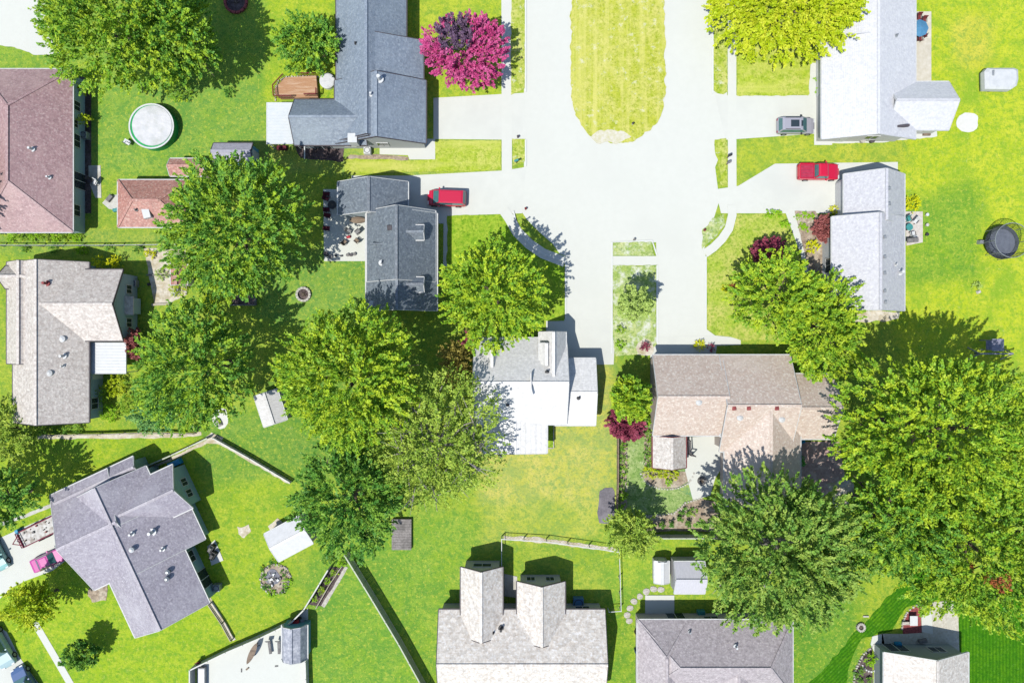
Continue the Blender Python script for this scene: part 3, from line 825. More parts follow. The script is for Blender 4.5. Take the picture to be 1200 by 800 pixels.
shed('garden_shed', 'larger pale grey and white shed half under the olive tree', GB(790,658,826,695,'x',2.3,3.0,oh=.12,ohe=.1), M('pale_sheet_roof', A(222,222,228), A(206,206,214), 3, sc=(5,.5,1), rough=.6), siding((205,205,208)), door='v0')
shed('garden_shed', 'terracotta brown shed on the sandy patio', GB(200,303,219,334,'y',2.0,2.5,oh=.1,ohe=.1), S_MAUVE2, siding((220,215,200)), door='u0')
t = shed('garden_shed', 'half tan half white roofed shed beside the patio of the pinkish brown house', GB(765,511,804,548,'y',2.4,3.3,oh=.2,ohe=.15), S_CREAM, siding((200,190,180)), trimm=WOODR, door='v0')
# barn roofed shed on the white patio
X, Y, _ = W(343.5, 754, 2.2)
bl = Block(X, Y, PI/2, 1.95, [(-1.45,1.7),(-.95,2.6),(0,3.0),(.95,2.6),(1.45,1.7)], oh=.1, ohe=.1)
shed('garden_shed', 'barn roofed shed with dark steep sides on the white fenced patio', bl, M('barn_shingles', A(186,190,200), A(150,154,166), 3.2, A(212,214,220), 2.0), siding((120,185,195)), door='u0')
# deck-like flat shed at tree edge
t = thing('platform', W(470, 626), 'grey boarded platform at the edge of the dark leafy tree', 'platform')
mb = MB(); X0,Y0,_ = W(459,644,.5); X1,Y1,_ = W(482,608,.5)
for i in range(12):
    yy = Y0+(Y1-Y0)*i/12; mb.box(X0, yy, .42, X1, yy+(Y1-Y0)/12-.02, .5)
mb.build('boards', M('grey_boards', A(166,160,156), A(140,134,130), 4, A(120,116,112), 1), t)
mb = MB(); mb.box(X0+.03,Y0+.03,0,X1-.03,Y0+.13,.41); mb.box(X0+.03,Y1-.13,0,X1-.03,Y1-.03,.41); mb.box(X0+.03,Y0+.13,0,X0+.12,Y1-.13,.41); mb.box(X1-.12,Y0+.13,0,X1-.03,Y1-.13,.41); mb.build('frame', WOOD, t)

# ------------------------------------------------------------------ trees and shrubs
def leaf_mesh(name, tips, axes, nper, L, wid, lsz, rng, mat, origin, droop=0.0, upn=.75):
    """sprays of single leaves: tips (n,3), axes (n,3)"""
    n = len(tips); N = n*nper
    T = np.repeat(tips, nper, 0); Ax = np.repeat(axes, nper, 0)
    t = rng.rand(N)
    sp = wid*(1-.75*t)
    off = rng.normal(size=(N,3)); off[:,2] *= .55
    off -= (off*Ax).sum(1)[:,None]*Ax
    off /= np.linalg.norm(off, axis=1)[:,None]+1e-6
    c = T + Ax*((t-.55)*L)[:,None] + off*(sp*np.sqrt(rng.rand(N)))[:,None]
    d = Ax*1.0 + off*.8 + rng.normal(size=(N,3))*.35; d[:,2] -= droop
    d /= np.linalg.norm(d, axis=1)[:,None]
    up_ = rng.normal(size=(N,3))*.3 + np.array([-.12,-.12,upn]) + Ax*.3
    s = np.cross(d, up_); s /= np.linalg.norm(s, axis=1)[:,None]+1e-6
    l = lsz*(.65+.7*rng.rand(N)); w = l*(.42+.2*rng.rand(N))
    v = np.empty((N,4,3))
    v[:,0] = c - d*(l*.5)[:,None]; v[:,1] = c + s*(w*.5)[:,None] + d*(l*.05)[:,None]
    v[:,2] = c + d*(l*.5)[:,None]; v[:,3] = c - s*(w*.5)[:,None] + d*(l*.05)[:,None]
    v[...,2] = np.maximum(v[...,2], .05)
    v -= np.array(origin)
    me = bpy.data.meshes.new(name)
    me.vertices.add(N*4); me.vertices.foreach_set('co', v.reshape(-1).astype(np.float32))
    me.loops.add(N*4); me.loops.foreach_set('vertex_index', np.arange(N*4, dtype=np.int32))
    me.polygons.add(N); me.polygons.foreach_set('loop_start', np.arange(0, N*4, 4, dtype=np.int32))
    try: me.polygons.foreach_set('loop_total', np.full(N, 4, dtype=np.int32))
    except Exception: pass
    me.materials.append(mat); me.update(calc_edges=True)
    return me
def crown_pts(rng, c, rx, ry, rz, dens, ragged=.2, lobes=9, low=-.3, inner=.35):
    area = 2*PI*rx*ry*(1.0+.4*rz/max(rx,ry))
    n = int(area*dens)
    z = low + (1-low)*rng.rand(n); a = rng.rand(n)*2*PI
    r = np.sqrt(np.clip(1-z*z, 0, 1))
    d = np.stack([r*np.cos(a), r*np.sin(a), z], 1)
    # lobes: the crown swells round several limbs
    lc = rng.normal(size=(lobes,3)); lc[:,2] = np.abs(lc[:,2])*.8; lc /= np.linalg.norm(lc, axis=1)[:,None]
    dot = d @ lc.T
    k = np.max(np.clip((dot-.62)/.38, 0, 1)**.7, axis=1)
    f = (1-ragged) + ragged*1.25*k + rng.normal(size=n)*.045
    # dents
    dc = rng.normal(size=(lobes,3)); dc[:,2] = np.abs(dc[:,2]); dc /= np.linalg.norm(dc, axis=1)[:,None]
    f -= ragged*.7*np.max(np.clip((d@dc.T-.9)/.1, 0, 1), axis=1)
    ins = rng.rand(n) < inner
    f = np.where(ins, f*(.55+.35*rng.rand(n)), f)
    p = np.array(c) + d*np.array([rx, ry, rz])*f[:,None]
    # the sprays gather in clumps with dark gaps between them
    k1 = 2*PI/max(1.1, min(2.5, rx*.45)); ph = rng.rand(6)*6.28
    q = p + .5*np.sin(p[:,[1,2,0]]*1.3+ph[:3])
    nz = (np.sin(q[:,0]*k1+ph[3]) + np.sin((q[:,0]*.5+q[:,1]*.87)*k1+ph[4]) + np.sin((q[:,0]*-.5+q[:,1]*.87)*k1+ph[5]))/2
    keep = ins | (nz > -.45) | (rng.rand(n) < .22)
    p[:,2] += np.where(ins, 0, nz*.32*min(1, rz/4))
    p = p[keep]; d = d[keep]; n = len(p)
    ax = d*np.array([1,1,.55]) + np.array([0,0,.18]) + rng.normal(size=(n,3))*.28
    ax /= np.linalg.norm(ax, axis=1)[:,None]
    m = int(n*.3); a = rng.rand(m)*2*PI; r = np.sqrt(rng.rand(m))*.8
    p2 = np.array(c) + np.stack([rx*r*np.cos(a), ry*r*np.sin(a), rz*(.02+.5*rng.rand(m))*(1-r*r)], 1)
    a2 = np.stack([np.cos(a), np.sin(a), .3+.3*rng.rand(m)], 1) + rng.normal(size=(m,3))*.4; a2 /= np.linalg.norm(a2, axis=1)[:,None]
    return np.concatenate([p, p2]), np.concatenate([ax, a2])
TREES = []
def tree(name, label, px, py, rpx, h, mat, rpy=None, seed=0, dens=1.75, nper=36, lsz=.3, L=1.5, wid=.3, ragged=.22, trunk=True, bark=None, base=.28, group='garden trees', branches=6, inner=.35, low=-.3, barefrac=0, cat='tree', patch=None, lobes=9):
    rng = np.random.RandomState(seed+11)
    rpy = rpx if rpy is None else rpy
    zc = h*(base + (1-base)*.42); rz = h - zc
    cx, cy, _ = W(px, py, zc); k = .1*(CAM_H-zc)/CAM_H
    sh_ = L*.15; rx, ry = rpx*k-sh_, rpy*k-sh_
    if rpx*k < 3.4: dens *= 1.7; low = min(low, -.65); ragged = min(ragged, .18)
    t = thing(name, (cx, cy, 0), label, cat, group)
    p, ax = crown_pts(rng, (cx, cy, zc), rx, ry, rz, dens, ragged, lobes, low, inner)
    if patch is not None:
        ppx, ppy, pr, pm, pl = patch
        qx, qy, _ = W(ppx, ppy, h*.85)
        dd = np.hypot(p[:,0]-qx, p[:,1]-qy) + rng.normal(size=len(p))*.3
        sel = dd < pr*.1
        if sel.sum() > 0:
            m2 = leaf_mesh('crown', p[sel], ax[sel], nper, L, wid, lsz, rng, pm, (cx, cy, 0))
            o2 = bpy.data.objects.new('crown_patch', m2); COL.objects.link(o2); o2.parent = t; o2['label'] = pl
            p, ax = p[~sel], ax[~sel]
    me_ = leaf_mesh('crown', p, ax, nper, L, wid, lsz, rng, mat, (cx, cy, 0))
    o = bpy.data.objects.new('crown', me_); COL.objects.link(o); o.parent = t
    if trunk:
        tr = MB(); r0 = max(.09, h*.03)
        wob = [(rng.normal()*.12*i*.3, rng.normal()*.12*i*.3) for i in range(5)]
        hs = [0, .15, zc*.45, zc*.8, zc]
        pts = [(cx+wob[i][0], cy+wob[i][1], hs[i]) for i in range(5)]
        tr.tube(pts, [r0*1.35, r0*1.05, r0*.85, r0*.6, r0*.15], 8)
        tr.build('trunk', bark or BARK, t)
        lb = MB()
        for i in range(branches):
            a = 2*PI*(i+.3*rng.rand())/branches; z0 = zc*(.45+.4*rng.rand())
            e = .72+.2*rng.rand(); ez = zc + rz*((.1+.5*rng.rand()) if barefrac else -.1)
            q0 = Vector((cx, cy, z0)); q3 = Vector((cx+rx*e*math.cos(a), cy+ry*e*math.sin(a), ez))
            q1 = q0.lerp(q3, .35)+Vector((0,0,rz*.12)); q2 = q0.lerp(q3, .7)+Vector((rng.normal()*.2, rng.normal()*.2, rz*.1))
            lb.tube([q0, q1, q2, q3], [r0*.5, r0*.34, r0*.2, r0*.05], 6)
            for j in range(3 if barefrac == 0 else 7):
                s0 = q1.lerp(q3, .15+.7*rng.rand()); s1 = s0 + Vector((rng.normal()*rx*.2, rng.normal()*ry*.2, rz*((.1+.25*rng.rand()) if barefrac else .05)))
                lb.tube([s0, s0.lerp(s1,.5)+Vector((0,0,.1)), s1], [r0*.2, r0*.12, r0*.03], 5)
        lb.build('limbs', bark or BARK, t)
    return t
def shrub(name, label, px, py, rpx, h, mat, rpy=None, seed=0, group='garden shrubs', lsz=.14, dens=9, nper=12, cat='shrub', loc_z=0, ragged=.12):
    rng = np.random.RandomState(seed+500)
    rpy = rpx if rpy is None else rpy
    zc = h*.4; cx, cy, _ = W(px, py, h*.5); k = .1*(CAM_H-h*.5)/CAM_H
    p, ax = crown_pts(rng, (cx, cy, zc), rpx*k*.92, rpy*k*.92, h-zc, dens, ragged, 6, -.5, .3)
    me_ = leaf_mesh(name, p, ax, nper, .3, .14, lsz, rng, mat, (cx, cy, 0))
    o = bpy.data.objects.new(name, me_); COL.objects.link(o); o.location = (cx, cy, 0)
    return tag(o, label, cat, group)

F_MID = leafmat('leaves_mid_green', A(122,170,56,1.32), A(76,136,52,1.32), A(165,196,48,1.32))
F_BRT = leafmat('leaves_bright_green', A(154,190,42,1.36), A(98,154,44,1.36), A(186,208,48,1.36))
F_BRT2 = leafmat('leaves_strong_green', A(138,182,40,1.36), A(88,146,46,1.36), A(178,202,50,1.36))
F_DEEP = leafmat('leaves_deep_green', A(98,152,52,1.32), A(66,124,46,1.32), A(140,180,60,1.32))
F_BLUEG = leafmat('leaves_bluish_green', A(104,160,86,1.32), A(70,130,72,1.32), A(140,184,98,1.32))
F_YEL = leafmat('leaves_yellow_green', A(196,210,24,1.35), A(160,190,24,1.35), A(212,220,56,1.35), .3)
F_OLIVE = leafmat('leaves_olive', A(152,180,60,1.25), A(118,152,56,1.25), A(174,194,76,1.25))
F_GOL = leafmat('leaves_grey_olive', A(132,172,62,1.35), A(90,138,56,1.35), A(164,190,82,1.35))
F_PALE = leafmat('leaves_pale_green', A(192,212,118,1.35), A(160,190,90,1.35))
F_PINK = leafmat('leaves_magenta', A(214,84,146,1.32), A(172,52,112,1.32), A(214,104,158,1.32))
F_GPUR = leafmat('leaves_grey_purple', A(128,102,128,1.3), A(96,74,100,1.3))
F_MAR = leafmat('leaves_maroon', A(150,62,88,1.3), A(112,44,66,1.3), A(172,84,104,1.3))
F_RBR = leafmat('leaves_red_brown', A(176,106,100,1.3), A(136,76,76,1.3))
F_LIME = leafmat('leaves_lime', A(160,206,30,1.35), A(130,184,20,1.35))
F_GOLD = leafmat('leaves_golden', A(226,226,20,1.35), A(200,206,10,1.35))
F_ORA = leafmat('leaves_rust', A(196,120,74,1.35), A(170,96,60,1.35))

tree('maple_tree', 'very large spreading tree at the upper left corner above the round pool', 140, 28, 92, 14, F_BRT2, 84, seed=1, lobes=14)
tree('maple_tree', 'tree joined to the right side of the large upper left one', 212, 38, 50, 12.5, F_MID, 60, seed=2)
tree('small_tree', 'low green tree beside the west wall of the blue grey house', 362, 52, 38, 6.5, F_MID, 36, seed=3, lsz=.3, dens=2.4)
tree('purple_plum_tree', 'magenta leaved tree with a greyish purple top, in front of the blue grey house', 545, 60, 49, 6.5, F_PINK, 47, seed=4, lsz=.28, dens=2.6, L=.9, patch=(532, 38, 20, F_GPUR, 'greyish purple upper part of the crown'), ragged=.14)
tree('maple_tree', 'bright yellow green tree at the top edge in front of the white roofed house', 922, 4, 92, 8, F_YEL, 68, seed=5, ragged=.16, dens=2.3)
tree('maple_tree', 'big round green tree left of the slate grey house patio', 276, 270, 83, 15, F_MID, 86, seed=6, lobes=14, dens=2.1)
tree('maple_tree', 'bright green conical tree beside the curved pavement at the turning end', 579, 346, 60, 13.5, F_BRT, 66, seed=7, ragged=.22, lobes=12, base=.15)
tree('maple_tree', 'green tree between the taupe house and the pale grey shed', 230, 429, 67, 14, F_MID, 74, seed=8)
tree('maple_tree', 'bright green tree right of the pale grey shed, in the middle of the back gardens', 410, 442, 80, 17.5, F_BRT, 82, seed=9, lobes=14, dens=2.1)
tree('ash_tree', 'dark green tree with its crown reaching down to the long white fence', 409, 583, 65, 13, F_DEEP, 72, seed=10, lsz=.3)
tree('honey_locust_tree', 'thin crowned olive tree with grey branches showing, left of the central white house', 512, 524, 78, 12.5, F_OLIVE, 90, seed=11, dens=2.3, nper=18, bark=BARKG, branches=12, barefrac=1, lsz=.27, ragged=.3, inner=.5)
tree('small_tree', 'small tawny olive tree squeezed between the thin crowned tree and the white house', 534, 425, 21, 5, leafmat('leaves_tawny', A(186,170,84,1.35), A(140,130,60,1.35)), 30, seed=12, lsz=.24)
tree('small_tree', 'small maroon tree at the upper left corner of the central white house', 549, 398, 8, 4, F_MAR, 10, seed=13, lsz=.22, branches=3)
tree('maple_tree', 'green tree in front of the pale roofed house, nearest the street', 912, 345, 58, 9, F_BRT, 52, seed=14, ragged=.26, base=.2)
tree('maple_tree', 'green tree hanging over the roof edge of the pinkish brown house', 960, 382, 52, 8.5, F_BRT, 62, seed=15, ragged=.26, base=.2)
tree('small_tree', 'maroon leaved small tree on the front lawn above the two green trees', 900, 296, 20, 3.2, F_MAR, 19, seed=16, lsz=.22, dens=3.5, L=.6, base=.15)
tree('small_tree', 'red brown oval small tree in the bed beside the pale roofed house', 964, 268, 11, 2.6, F_RBR, 18, seed=17, lsz=.18, dens=5, L=.5, base=.1)
tree('oak_tree', 'giant bright green tree on the right, upper crown next to the small playset', 1100, 508, 124, 19, F_BRT, 98, seed=18, lobes=18, dens=1.9, ragged=.28)
tree('oak_tree', 'giant green tree on the right edge, lower crown with a rust coloured patch', 1150, 636, 100, 17, F_BRT2, 100, seed=19, lobes=16, dens=1.8, ragged=.28, patch=(1168, 683, 9, F_ORA, 'small rust coloured patch of leaves'))
tree('oak_tree', 'green tree between the grey olive tree and the giant right hand trees', 1046, 604, 68, 15, F_MID, 72, seed=20, ragged=.26)
tree('ash_tree', 'wide grey olive tree above the hipped house at the bottom, shading the pinkish brown roof', 915, 646, 100, 15, F_GOL, 92, seed=21, lobes=14, ragged=.32, lsz=.32, dens=2.0, bark=BARKG, branches=9, inner=.45)
tree('small_tree', 'pale yellow green small tree in the strip between the two narrow drives', 744, 356, 22, 7.5, F_PALE, 20, seed=22, lsz=.22, dens=3, L=.7)
tree('small_tree', 'round bright green tree in the gap between the white and pinkish brown houses', 738, 467, 26, 8, F_BRT, 26, seed=23, lsz=.26, dens=3, L=.7)
tree('small_tree', 'maroon small tree tucked below the round bright green one', 733, 497, 24, 3.6, F_MAR, 20, seed=24, lsz=.26, dens=3, L=.7)
tree('small_tree', 'olive small tree at the end of the brown boundary fence', 740, 622, 30, 7.5, F_OLIVE, 28, seed=25, lsz=.26, dens=2.2, ragged=.35)
tree('small_tree', 'yellow green tree beside the drive at the lower left', 38, 707, 27, 7, leafmat('leaves_yellowish', A(180,204,24,1.32), A(140,176,24,1.32), A(206,214,50,1.32)), 28, seed=26, lsz=.26, dens=2.4)
tree('small_tree', 'little dark green tree on the lawn at the lower left', 96, 766, 18, 4.6, F_DEEP, 17, seed=27, lsz=.24, dens=3.2, L=.6, base=.12)
tree('maple_tree', 'green tree at the left edge below the taupe house', 8, 503, 38, 5.5, F_OLIVE, 38, seed=28, lsz=.28)
tree('maple_tree', 'dark green tree at the left edge above the drive with the trailer', -6, 586, 50, 9.5, F_DEEP, 38, seed=29)
tree('maple_tree', 'tree beyond the left edge whose shadow lies on the mauve roof', -62, 215, 52, 9.5, F_MID, 66, seed=30)
tree('small_tree', 'bluish green small tree at the lower end of the taupe house garden', 182, 487, 28, 5, F_BLUEG, 22, seed=31, lsz=.24)
tree('small_tree', 'small reddish brown tree by the corner of the white awning', 158, 402, 9, 3, F_RBR, 20, seed=32, lsz=.2, dens=4, L=.6)

# shrubs: px, py, r, h, mat, label
SH = [
 (117,307,8.5,2.3,F_GOLD,'golden ball shrub under the wall of the taupe house, left one of the pair'),
 (135,307,8.5,2.3,F_GOLD,'golden ball shrub under the wall of the taupe house, right one of the pair'),
 (98,103,7,2.2,F_YEL,'yellow green shrub near the top right corner of the mauve roofed house'),
 (99,140,8,2.2,F_YEL,'yellow green shrub midway along the shaded wall of the mauve roofed house'),
 (903,250,6,.9,F_LIME,'clipped green shrub on the front lawn corner, first from the left along the drive'),
 (913,251,5,.8,F_LIME,'smaller clipped green shrub on the front lawn corner, second along the drive'),
 (920,262,6,1.0,F_LIME,'round clipped green shrub just inside the diagonal front path'),
 (952,288,9,1.1,F_GOLD,'bright golden shrub beside the front path of the pale roofed house'),
 (1070,239,11,1.4,F_GOLD,'large golden shrub at the top of the small back patio on the right'),
 (978,246,6,.9,F_GOLD,'small golden shrub at the garage corner of the pale roofed house'),
 (1021,773,8,1.2,F_LIME,'lime green shrub ringed with white stone beside the lower right path'),
 (756,407,6,1.2,F_MAR,'small maroon shrub at the drive corner, in a pale ring of gravel'),
 (850,338,5,.7,F_GOLD,'small golden shrub on the front lawn by the street, left one'),
 (859,336,5,.7,F_ORA,'small rust tinted shrub on the front lawn by the street, right one'),
 (727,404,6,1.0,F_LIME,'small lime shrub beside the end of the narrow drive strip'),
 (727,386,6,1.0,F_BRT,'small green shrub halfway down the narrow drive strip'),
 (757,470,7,1.1,F_LIME,'lime shrub against the left wall of the pinkish brown house, upper one'),
 (759,494,6,1.0,F_LIME,'lime shrub against the left wall of the pinkish brown house, lower one'),
 (820,405,7,.9,F_GOLD,'yellow low hedge clump in front of the pinkish brown garage door'),
 (833,407,5,1.0,F_MAR,'small dark red shrub at the front wall of the pinkish brown house'),
 (268,108,7,1.0,F_DEEP,'small lone shrub on the lawn right of the pool'),
 (208,105,16,2.2,F_BRT,'green shrub at the lower tip of the large upper left tree'),
 (248,68,10,1.6,F_DEEP,'dark shrub in the shade of the large upper left tree'),
 (103,20+70,5,.8,F_LIME,'little green plant at the top right corner of the mauve roofed house'),
 (12,285-5,6,.9,F_LIME,''),
 (208,338,11,1.4,F_YEL,'yellow green shrub below the terracotta shed on the sandy patio'),
 (246,352,11,1.6,F_YEL,'bright shrub in the deep shade under the big round tree'),
 (188,322,8,.9,F_PALE,'pale shrub on the sandy patio'),
 (175,298,7,.8,F_GOLD,'golden plant at the top left corner of the sandy patio'),
 (384,655,7,1.2,F_DEEP,'dark shrub on the grass just above the planted trellis strip'),
 (1145,330+5,5,.7,F_PALE,'pale tuft standing alone on the right hand lawn'),
 (120,462,12,1.6,F_BRT,'bright bushy shrub beside the lower wall of the taupe house'),
 (135,452,13,1.8,F_YEL,'yellowish bushy shrub below the white awning'),
 (150,474,14,2.0,F_BRT,'bushy green shrub next to the bluish green small tree'),
 (128,484,12,1.5,F_LIME,'green shrub at the boundary strip below the taupe house garden'),
 (990,372,8,1.0,F_BRT,'green shrub at the lower left corner of the pale roofed house'),
 (885,575+5,8,1.6,F_BRT,'bright green shrub in the shade behind the pinkish brown house'),
 (933,540,11,1.8,leafmat('leaves_emerald', A(70,176,50,1.35), A(50,150,40,1.35)),'emerald green bush below the blue seat in tree shade'),
 (218,672+5,8,1.2,F_DEEP,''),
]
n = 0
for q in SH:
    if q[5]: shrub('shrub', q[5], q[0], q[1], q[2], q[3], q[4], seed=n)
    n += 1
names = ['first','second','third','fourth','fifth','sixth']
for i in range(6): shrub('shrub', f'round shrub along the brown boundary fence, {names[i]} from the top of the row', 730, 523+i*14.6, 6.5, 1.0, [F_MID, F_MID, F_MID, F_MID, F_LIME, F_LIME][i], seed=60+i, group='shrubs along the boundary fence')
for i in range(4): shrub('shrub', f'shrub in narrow bed left of the tan and white shed, {names[i]} from the top', 760, 509+i*11, 6, .9, F_MID, seed=70+i, group='shrubs in the narrow bed')
for i, (x, y) in enumerate([(762,553),(777,555),(790,556),(784,566)]): shrub('shrub', ['leftmost round shrub below the tan and white shed','middle round shrub below the tan and white shed','right round shrub below the tan and white shed','small round shrub at the stone edge below the tan and white shed'][i], x, y, [9,7.5,7.5,5][i], 1.0, [F_YEL,F_YEL,F_YEL,F_LIME][i], seed=80+i)
for i, (x, y) in enumerate([(764,616),(776,615),(787,614),(797,608),(807,614)]):
    shrub('conifer_shrub', f'little dark conical shrub in the tan bed above the rear fence, {names[i]} from the left', x, y, 3.4, 1.5, F_DEEP, seed=90+i, group='conical shrubs in the tan bed', dens=16)
shrub('hedge', 'low curved green hedge around the tan bed, below the stone lined lawn', 806, 600, 13, .8, F_MID, 6, seed=99, group=None, cat='hedge')
for i in range(4): shrub('shrub', f'small green shrub under the lower wall of the taupe house, {names[i]} from the left', 52+i*13, 503, 6.5, 1.0, F_MID, seed=110+i, group='shrubs under the taupe house')
for i in range(7): shrub('shrub', f'green shrub in the hedge row below the mauve roof, {["leftmost","second","third","middle","fifth","sixth","rightmost"][i]}', 14+i*12.5, 277, 7, 1.1, [F_LIME,F_BRT][i % 2], seed=120+i, group='hedge row below the mauve roof')
for i in range(5):
    x, y = 367+8*i, 703-10.5*i
    shrub('shrub', f'shrub in the trellis strip beside the white fence, {names[i]} from the bottom', x+1, y-1, 5.0, 1.0, [F_LIME,F_BRT][i % 2], seed=130+i, group='shrubs in the trellis strip')
for i, (x, y) in enumerate([(935,254),(943,252),(951,254),(940,264),(945,268)]): shrub('flower_clump', ['leafy clump at the top left of the front bed by the diagonal path','leafy clump at the top middle of the front bed by the diagonal path','leafy clump at the top right of the front bed by the diagonal path','leafy clump in the middle of the front bed by the diagonal path','lowest leafy clump of the front bed by the diagonal path'][i], x, y, 4.5, .5, F_LIME, seed=140+i, cat='plant', group='leafy clumps in the front bed')
for i, (x, y) in enumerate([(1010,786),(1019,796),(1009,797),(1003,790)]): shrub('shrub', ['upper shrub in the dark mulch bed at the lower right','right shrub in the dark mulch bed at the bottom edge','middle shrub in the dark mulch bed at the bottom edge','left shrub in the dark mulch bed at the lower right'][i], x, y, 4, .7, F_MID, seed=150+i, group='shrubs in the dark mulch bed')
for i in range(6):
    shrub('weed_tuft', f'weeds at the wire fence, {["leftmost","second from the left","third from the left","third from the right","second from the right","rightmost"][i]}', 30+i*33, 291+(i%3), 5+(i*7%3), .6, [F_MID,F_DEEP,F_LIME][i%3], seed=160+i, cat='plant', group='tufts along the wire fence', ragged=.05)

# ------------------------------------------------------------------ vehicles
def paint(name, c, met=.0):
    return M(name, c, None, rough=.3, coat=.6, metal=met, spec=.5)
def car(name, label, px, py, deg, L, Wd, H, color, style='suv', cat='car', extra=None):
    cx, cy, _ = W(px, py, .8)
    t = thing(name, (cx, cy, 0), label, cat)
    t.rotation_euler = (0, 0, math.radians(deg))
    save = WL[t.name]; WL[t.name] = Vector((0,0,0))      # parts are built in the car's own frame
    pm = paint('paint_'+name, color)
    hl = L/2; w = Wd/2
    P = {'suv': (.24, .4, .93, .985, .78), 'van': (.15, .32, .93, .99, .8), 'sedan': (.28, .4, .68, .82, .72), 'pickup': (.29, .37, .58, .63, .78)}[style]
    belt = H*.58 if style != 'sedan' else H*.64
    xs = lambda f: hl - f*L
    st = [(0,.74,.55,.3),(.015,.84,.62,.22),(.05,.93,.72,.2),(.12,.98,.84,.2),(P[0],1,.97,.2),(.45,1,1,.2),(.75,1,1.0,.2),(.93,.98,.99,.2),(.985,.93,.94,.24),(1,.86,.8,.35)]
    body = MB(); vs = []; m = 8
    for f, k, zt, zb in st:
        x = xs(f); ww = w*k; z1 = belt*zt
        vs += [(x,-ww*.92,zb),(x,-ww,zb+.15),(x,-ww,z1*.82),(x,-ww*.93,z1*.97),(x,-ww*.8,z1),(x,ww*.8,z1),(x,ww*.93,z1*.97),(x,ww,z1*.82),(x,ww,zb+.15),(x,ww*.92,zb)]
    n = 10; fs = []
    for i in range(len(st)-1):
        for j in range(n):
            k = (j+1) % n
            fs.append((i*n+j, i*n+k, (i+1)*n+k, (i+1)*n+j))
    fs += [tuple(range(n))[::-1], tuple(range((len(st)-1)*n, len(st)*n))]
    body.add(vs, fs)
    a0, a1, a2, a3, tk = P
    X0, X1, X2, X3 = xs(a0), xs(a1), xs(a2), xs(a3)
    def gh(z): return w*(.93-(.93-tk)*(z-belt)/(H-belt))
    z0 = belt*.97
    A8 = [(X0,-w*.9,z0),(X0,w*.9,z0),(X3,w*.9,z0),(X3,-w*.9,z0),(X1,-w*tk,H-.05),(X1,w*tk,H-.05),(X2,w*tk,H-.05),(X2,-w*tk,H-.05)]
    body.add(A8, [(4,7,6,5),(0,1,5,4),(1,2,6,5),(2,3,7,6),(3,0,4,7)])
    body.add([(X1-.05,-w*tk+.05,H-.05),(X1-.05,w*tk-.05,H-.05),(X2+.05,w*tk-.05,H-.05),(X2+.05,-w*tk+.05,H-.05),(X1-.2,-w*tk+.14,H),(X1-.2,w*tk-.14,H),(X2+.2,w*tk-.14,H),(X2+.2,-w*tk+.14,H)], [(4,7,6,5),(0,1,5,4),(1,2,6,5),(2,3,7,6),(3,0,4,7)])
    b = body.build('body', pm, t, smooth=False, bevel=.035)
    def pane(nm, q, o=.02, sh=.1):
        q = [Vector(v) for v in q]; c = sum(q, Vector())/4; nn = (q[1]-q[0]).cross(q[2]-q[0]).normalized()
        if nn.dot(c-Vector((0,0,belt*.5))) < 0: nn = -nn
        q = [v.lerp(c, sh) for v in q]
        mb = MB(); vs = [v-nn*.03 for v in q]+[v+nn*o for v in q]
        mb.add(vs, [(0,3,2,1),(4,5,6,7),(0,1,5,4),(1,2,6,5),(2,3,7,6),(3,0,4,7)]).build(nm, CARGLASS, t)
    pane('windscreen', [A8[0],A8[1],A8[5],A8[4]]); pane('rear_window', [A8[2],A8[3],A8[7],A8[6]], .02, .14)
    pane('side_window', [A8[1],A8[2],A8[6],A8[5]]); pane('side_window', [A8[3],A8[0],A8[4],A8[7]])
    for sx in (.17, .8):
        for sy in (-1, 1):
            def wheel(r, wd, yc, nm, mt, par):
                mb = MB(); vs = []
                for yy in (-wd/2, wd/2):
                    for i in range(18): vs.append((xs(sx)+r*math.cos(i*PI/9), yc+yy, .34+r*math.sin(i*PI/9)))
                mb.add(vs, [(i, (i+1)%18, 18+(i+1)%18, 18+i) for i in range(18)]+[tuple(range(18))[::-1], tuple(range(18,36))])
                return mb.build(nm, mt, par)
            o = wheel(.34, .24, sy*(w-.09), 'wheel', RUBBER, t); wheel(.2, .25, sy*(w-.08), 'rim', METAL, o)
    for sy in (-1, 1):
        MB().box(xs(.05), sy*w*.62-.2, belt*.5, xs(.005), sy*w*.62+.2, belt*.68).build('headlight', WHITE, t, bevel=.02)
        MB().box(xs(1.003), sy*w*.74-.12, belt*.55, xs(.975), sy*w*.74+.12, belt*.82).build('tail_light', REDP, t)
        MB().box(xs(a1)-.05, min(sy*(w-.02),sy*(w+.2)), belt*1.0, xs(a1)+.12, max(sy*(w-.02),sy*(w+.2)), belt*1.0+.16).build('wing_mirror', pm if style != 'suv' else BLACK, t, bevel=.02)
    if style == 'suv':
        for sy in (-1, 1): MB().bar((X1-.3, sy*w*(tk-.06), H+.04), (X2+.3, sy*w*(tk-.06), H+.04), .05, .05).build('roof_rail', BLACK, t)
        MB().box(xs(.72), -w*.42, H-.02, xs(.5), w*.42, H+.015).build('sunroof', GLASS, t)
        MB().box(xs(.45), -w*.35, H-.02, xs(.4), w*.35, H+.013).build('sunroof', GLASS, t)
    if style == 'pickup':
        mb = MB(); xa, xb = xs(.64), xs(.985)
        mb.box(xb, -w*.97, belt*.9, xa, -w*.84, belt*1.14); mb.box(xb, w*.84, belt*.9, xa, w*.97, belt*1.14); mb.box(xb-.02, -w*.84, belt*.9, xb+.1, w*.84, belt*1.13); mb.box(xa-.06, -w*.84, belt*.9, xa, w*.84, belt*1.13)
        mb.build('bed_side', pm, t, bevel=.02)
        mb = MB()
        for k in range(9): mb.box(xb+.1, -w*.82+k*w*.184, belt*.95, xa-.06, -w*.82+k*w*.184+w*.12, belt*1.015)
